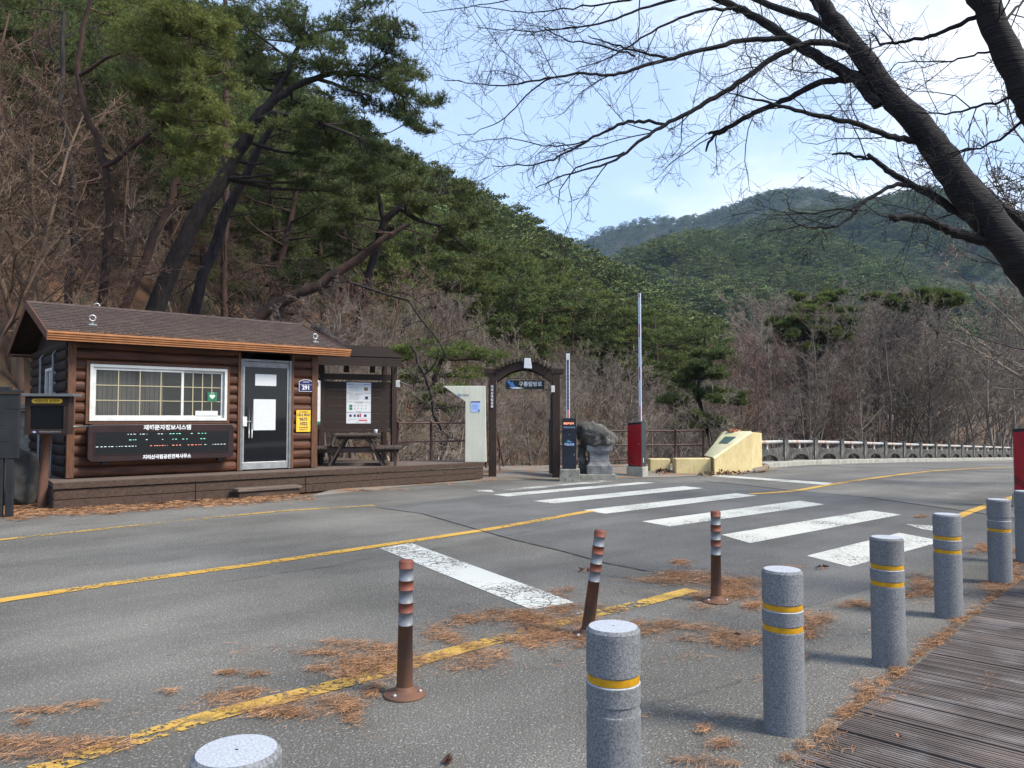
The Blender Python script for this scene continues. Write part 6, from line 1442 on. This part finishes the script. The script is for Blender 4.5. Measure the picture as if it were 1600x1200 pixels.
# ================================================================ fallen needles and leaves
def litter(name, patches, rg, L=.085, w=.0030, dens=1500, m=None, lift=.006, zf=None):
    Cs = []; As = []
    for (u, v, ru, rv) in patches:
        c = G(u, v) if not isinstance(u, tuple) else None
        ax = (G(u + ru, v) - G(u - ru, v)).xy / 2; ay = (G(u, v - rv) - G(u, v + rv)).xy / 2
        area = math.pi * abs(ax.x * ay.y - ax.y * ay.x)
        n = int(area * dens * 1.25) + 25
        blobs = rg.normal(0, .46, (7, 2))
        k = rg.integers(0, 7, n); q = blobs[k] * 1.15 + rg.normal(0, 1, (n, 2)) * np.where(rg.random((n, 1)) < .14, .8, .28); q = q[(q ** 2).sum(1) < 4.5]
        p = np.array([c.x, c.y]) + q[:, :1] * np.array(ax) + q[:, 1:] * np.array(ay); Cs.append(p)
    C = np.concatenate(Cs); n = len(C); th = rg.random(n) * 6.28; th = np.where(rg.random(n) < .5, th, rg.normal(.9, .6, n))
    l = L * rg.uniform(.35, 1.3, n); z0 = (zf(C[:, 0], C[:, 1]) if zf is not None else zr(C[:, 0], C[:, 1])) + lift + rg.random(n) ** 2 * .016
    dz = rg.normal(0, .006, n); d = np.stack([np.cos(th), np.sin(th), dz / l], 1) * l[:, None] / 2; sd_ = np.stack([-np.sin(th), np.cos(th), rg.normal(0, .5, n)], 1) * w / 2
    c3 = np.column_stack([C, z0]); bend = np.stack([-np.sin(th), np.cos(th), np.zeros(n)], 1) * (rg.normal(0, .12, n) * l)[:, None]
    V = np.stack([c3 - d - sd_, c3 - d + sd_, c3 + bend + sd_, c3 + bend - sd_, c3 + d + sd_ * .5, c3 + d - sd_ * .5], 1).reshape(-1, 3)
    b = np.arange(n)[:, None] * 6; F = np.concatenate([b + [[0, 1, 2, 3]], b + [[3, 2, 4, 5]]])
    V[:, 2] = np.maximum(V[:, 2], (zf(V[:, 0], V[:, 1]) if zf is not None else zr(V[:, 0], V[:, 1])) + .0105)
    return tag(link(name, raw_mesh(name, V, [(F, 0, False)], [m or M['drylitter']])), kind='stuff')
LP = [(60, 1172, 110, 18), (130, 1165, 60, 10), (60, 1112, 60, 4), (130, 1102, 28, 4), (40, 1132, 15, 5), (365, 1088, 42, 13), (360, 1054, 28, 4), (410, 1056, 20, 4), (265, 1081, 12, 4), (470, 1108, 60, 18), (440, 1115, 30, 12), (555, 1108, 28, 26), (590, 1080, 20, 10), (540, 1016, 70, 9), (590, 1035, 60, 20), (560, 1045, 30, 14), (640, 1032, 55, 12), (495, 1047, 20, 5), (700, 990, 38, 14), (735, 968, 26, 8), (755, 1030, 42, 13), (785, 962, 40, 9), (820, 975, 50, 14), (880, 975, 60, 22), (860, 995, 60, 12), (930, 1000, 60, 12), (878, 926, 14, 5), (900, 955, 40, 8), (1065, 880, 20, 4), (1065, 904, 52, 9), (1120, 912, 60, 12), (1150, 930, 48, 14), (1100, 935, 30, 10), (1175, 945, 20, 10), (1050, 985, 52, 11), (1010, 975, 28, 6), (1160, 997, 40, 12), (1140, 1008, 30, 8), (1270, 975, 26, 18), (1255, 995, 14, 8), (1450, 912, 30, 16), (1430, 930, 26, 8), (1340, 942, 26, 7), (1370, 950, 16, 5), (1100, 1143, 16, 5), (1130, 1165, 26, 9), (1100, 1195, 40, 8), (1380, 1085, 42, 24), (1345, 1110, 30, 18), (1400, 1060, 22, 12), (1480, 998, 22, 10), (1455, 1006, 24, 7), (1545, 1065, 14, 9), (1555, 1075, 18, 5), (1530, 1105, 26, 6), (1570, 915, 30, 7), (1590, 900, 20, 8), (1535, 858, 16, 7), (1590, 880, 16, 6), (1290, 1172, 22, 20), (1310, 1150, 20, 14), (1268, 1195, 20, 10), (1330, 1178, 30, 6), (1490, 966, 12, 4), (1440, 808, 12, 2), (1240, 890, 20, 4), (1580, 860, 18, 5), (1555, 930, 14, 5)]
for t in np.linspace(-.3, 5.2, 34):                    # along the boardwalk edge
    q = ED0 + ed * (t + rg.normal(0, .05)); uu = q.x / q.y
    vv = 652 + CH * 1200 / q.y; LP.append((800 + 1200 * q.x / q.y * .999, vv, 12 * 4 / q.y, 5 * 4 / q.y))
litter('pine_needle_litter', LP, np.random.default_rng(41), dens=5600, w=.0020, L=.078, lift=.012)
thin = [(rgx, rgy, rgw, 8) for rgx, rgy, rgw in ((620, 1060, 120), (800, 1040, 130), (1000, 1030, 120), (950, 930, 100), (1150, 960, 110), (300, 1110, 130), (1250, 1060, 100), (1080, 1120, 120), (1380, 990, 90), (1500, 930, 60), (400, 1020, 140))]
litter('pine_needle_litter', thin, np.random.default_rng(42), dens=60, lift=.009)
edge = [(u, 806 - u * .068 + 2, 34, 5) for u in range(-60, 480, 26)] + [(40, 792, 80, 8), (110, 792, 30, 4), (150, 790, 50, 3), (20, 800, 60, 6), (570, 766, 60, 1.6), (640, 757, 60, 1.2), (720, 751, 50, 1.2)]
litter('pine_needle_litter', edge, np.random.default_rng(43), dens=700, w=.006, L=.12, lift=.008)
# needles caught on the cabin gutter and roof
rg = np.random.default_rng(44); n = 2600
xs = RX0 + (RX1 - RX0) * rg.beta(1.3, 1.5, n); off = np.abs(rg.normal(0, .09, n)); off = np.where(rg.random(n) < .2, rg.random(n) * 1.4, off)
th = rg.random(n) * 6.28; l = .05; sl_k = (rz_ - ez) / 2.5
def rp(x, o_, h): y = oy + .01 + o_; return np.stack([x, y, ez + .035 + o_ * sl_k + h], 1)
c = rp(xs, off, rg.random(n) * .02); d = np.stack([np.cos(th) * l, np.sin(th) * l, np.sin(th) * l * sl_k], 1); s_ = np.stack([-np.sin(th), np.cos(th), np.zeros(n)], 1) * .003
V = np.stack([c - d, c + s_, c + d, c - s_], 1).reshape(-1, 3)
o = link('pine_needle_litter', raw_mesh('roof_needles', V, [(np.arange(n * 4).reshape(n, 4), 0, False)], [M['drylitter']]), loc=A0); o.rotation_euler = (0, 0, RZ); tag(o, kind='stuff')
# heap of brown leaves by the yellow blocks
rg = np.random.default_rng(45)
def leaves(name, px, n, hgt, s):
    Cs = []
    for (u, v, ru, rv) in px:
        c = G(u, v); ax = (G(u + ru, v) - G(u - ru, v)).xy / 2; ay = (G(u, v - rv) - G(u, v + rv)).xy / 2; q = rg.normal(0, .45, (n, 2))
        zc = hgt * np.exp(-(q ** 2).sum(1) * 1.2) * rg.random(n); Cs.append(np.column_stack([np.array([c.x, c.y]) + q[:, :1] * np.array(ax) + q[:, 1:] * np.array(ay), zc + .02]))
    V, F = leaf_quads(np.concatenate(Cs), s, rg, .3); V[:, 2] = np.maximum(V[:, 2], .012)
    return tag(link(name, raw_mesh(name, V, [(F, 0, False)], [M['dryleaf']])), kind='stuff')
leaves('fallen_leaves', [(1160, 737, 34, 3), (1120, 741, 34, 2.5), (1185, 733, 14, 2), (1035, 741, 18, 2)], 420, .16, .05)
leaves('fallen_leaves', [(1284, 889, 16, 4), (1405, 1160, 3, 1), (915, 893, 10, 3), (700, 1193, 8, 3), (1215, 1000, 80, 60)], 9, .01, .03)

# ================================================================ haze of the valley
hz = MB(); hz.box(-2300, 2500, -60, 2400, -16, 520)
hm = bpy.data.materials.new('valley_haze'); hm.use_nodes = True; t = hm.node_tree
for nn in list(t.nodes):
    if nn.type == 'BSDF_PRINCIPLED': t.nodes.remove(nn)
pv = N(t, 'ShaderNodeVolumePrincipled'); pv.inputs['Color'].default_value = (.50, .72, 1, 1); pv.inputs['Density'].default_value = .00010; pv.inputs['Anisotropy'].default_value = 0
t.links.new(pv.outputs[0], t.nodes['Material Output'].inputs['Volume'])
tag(hz.build('haze', hm), kind='stuff')
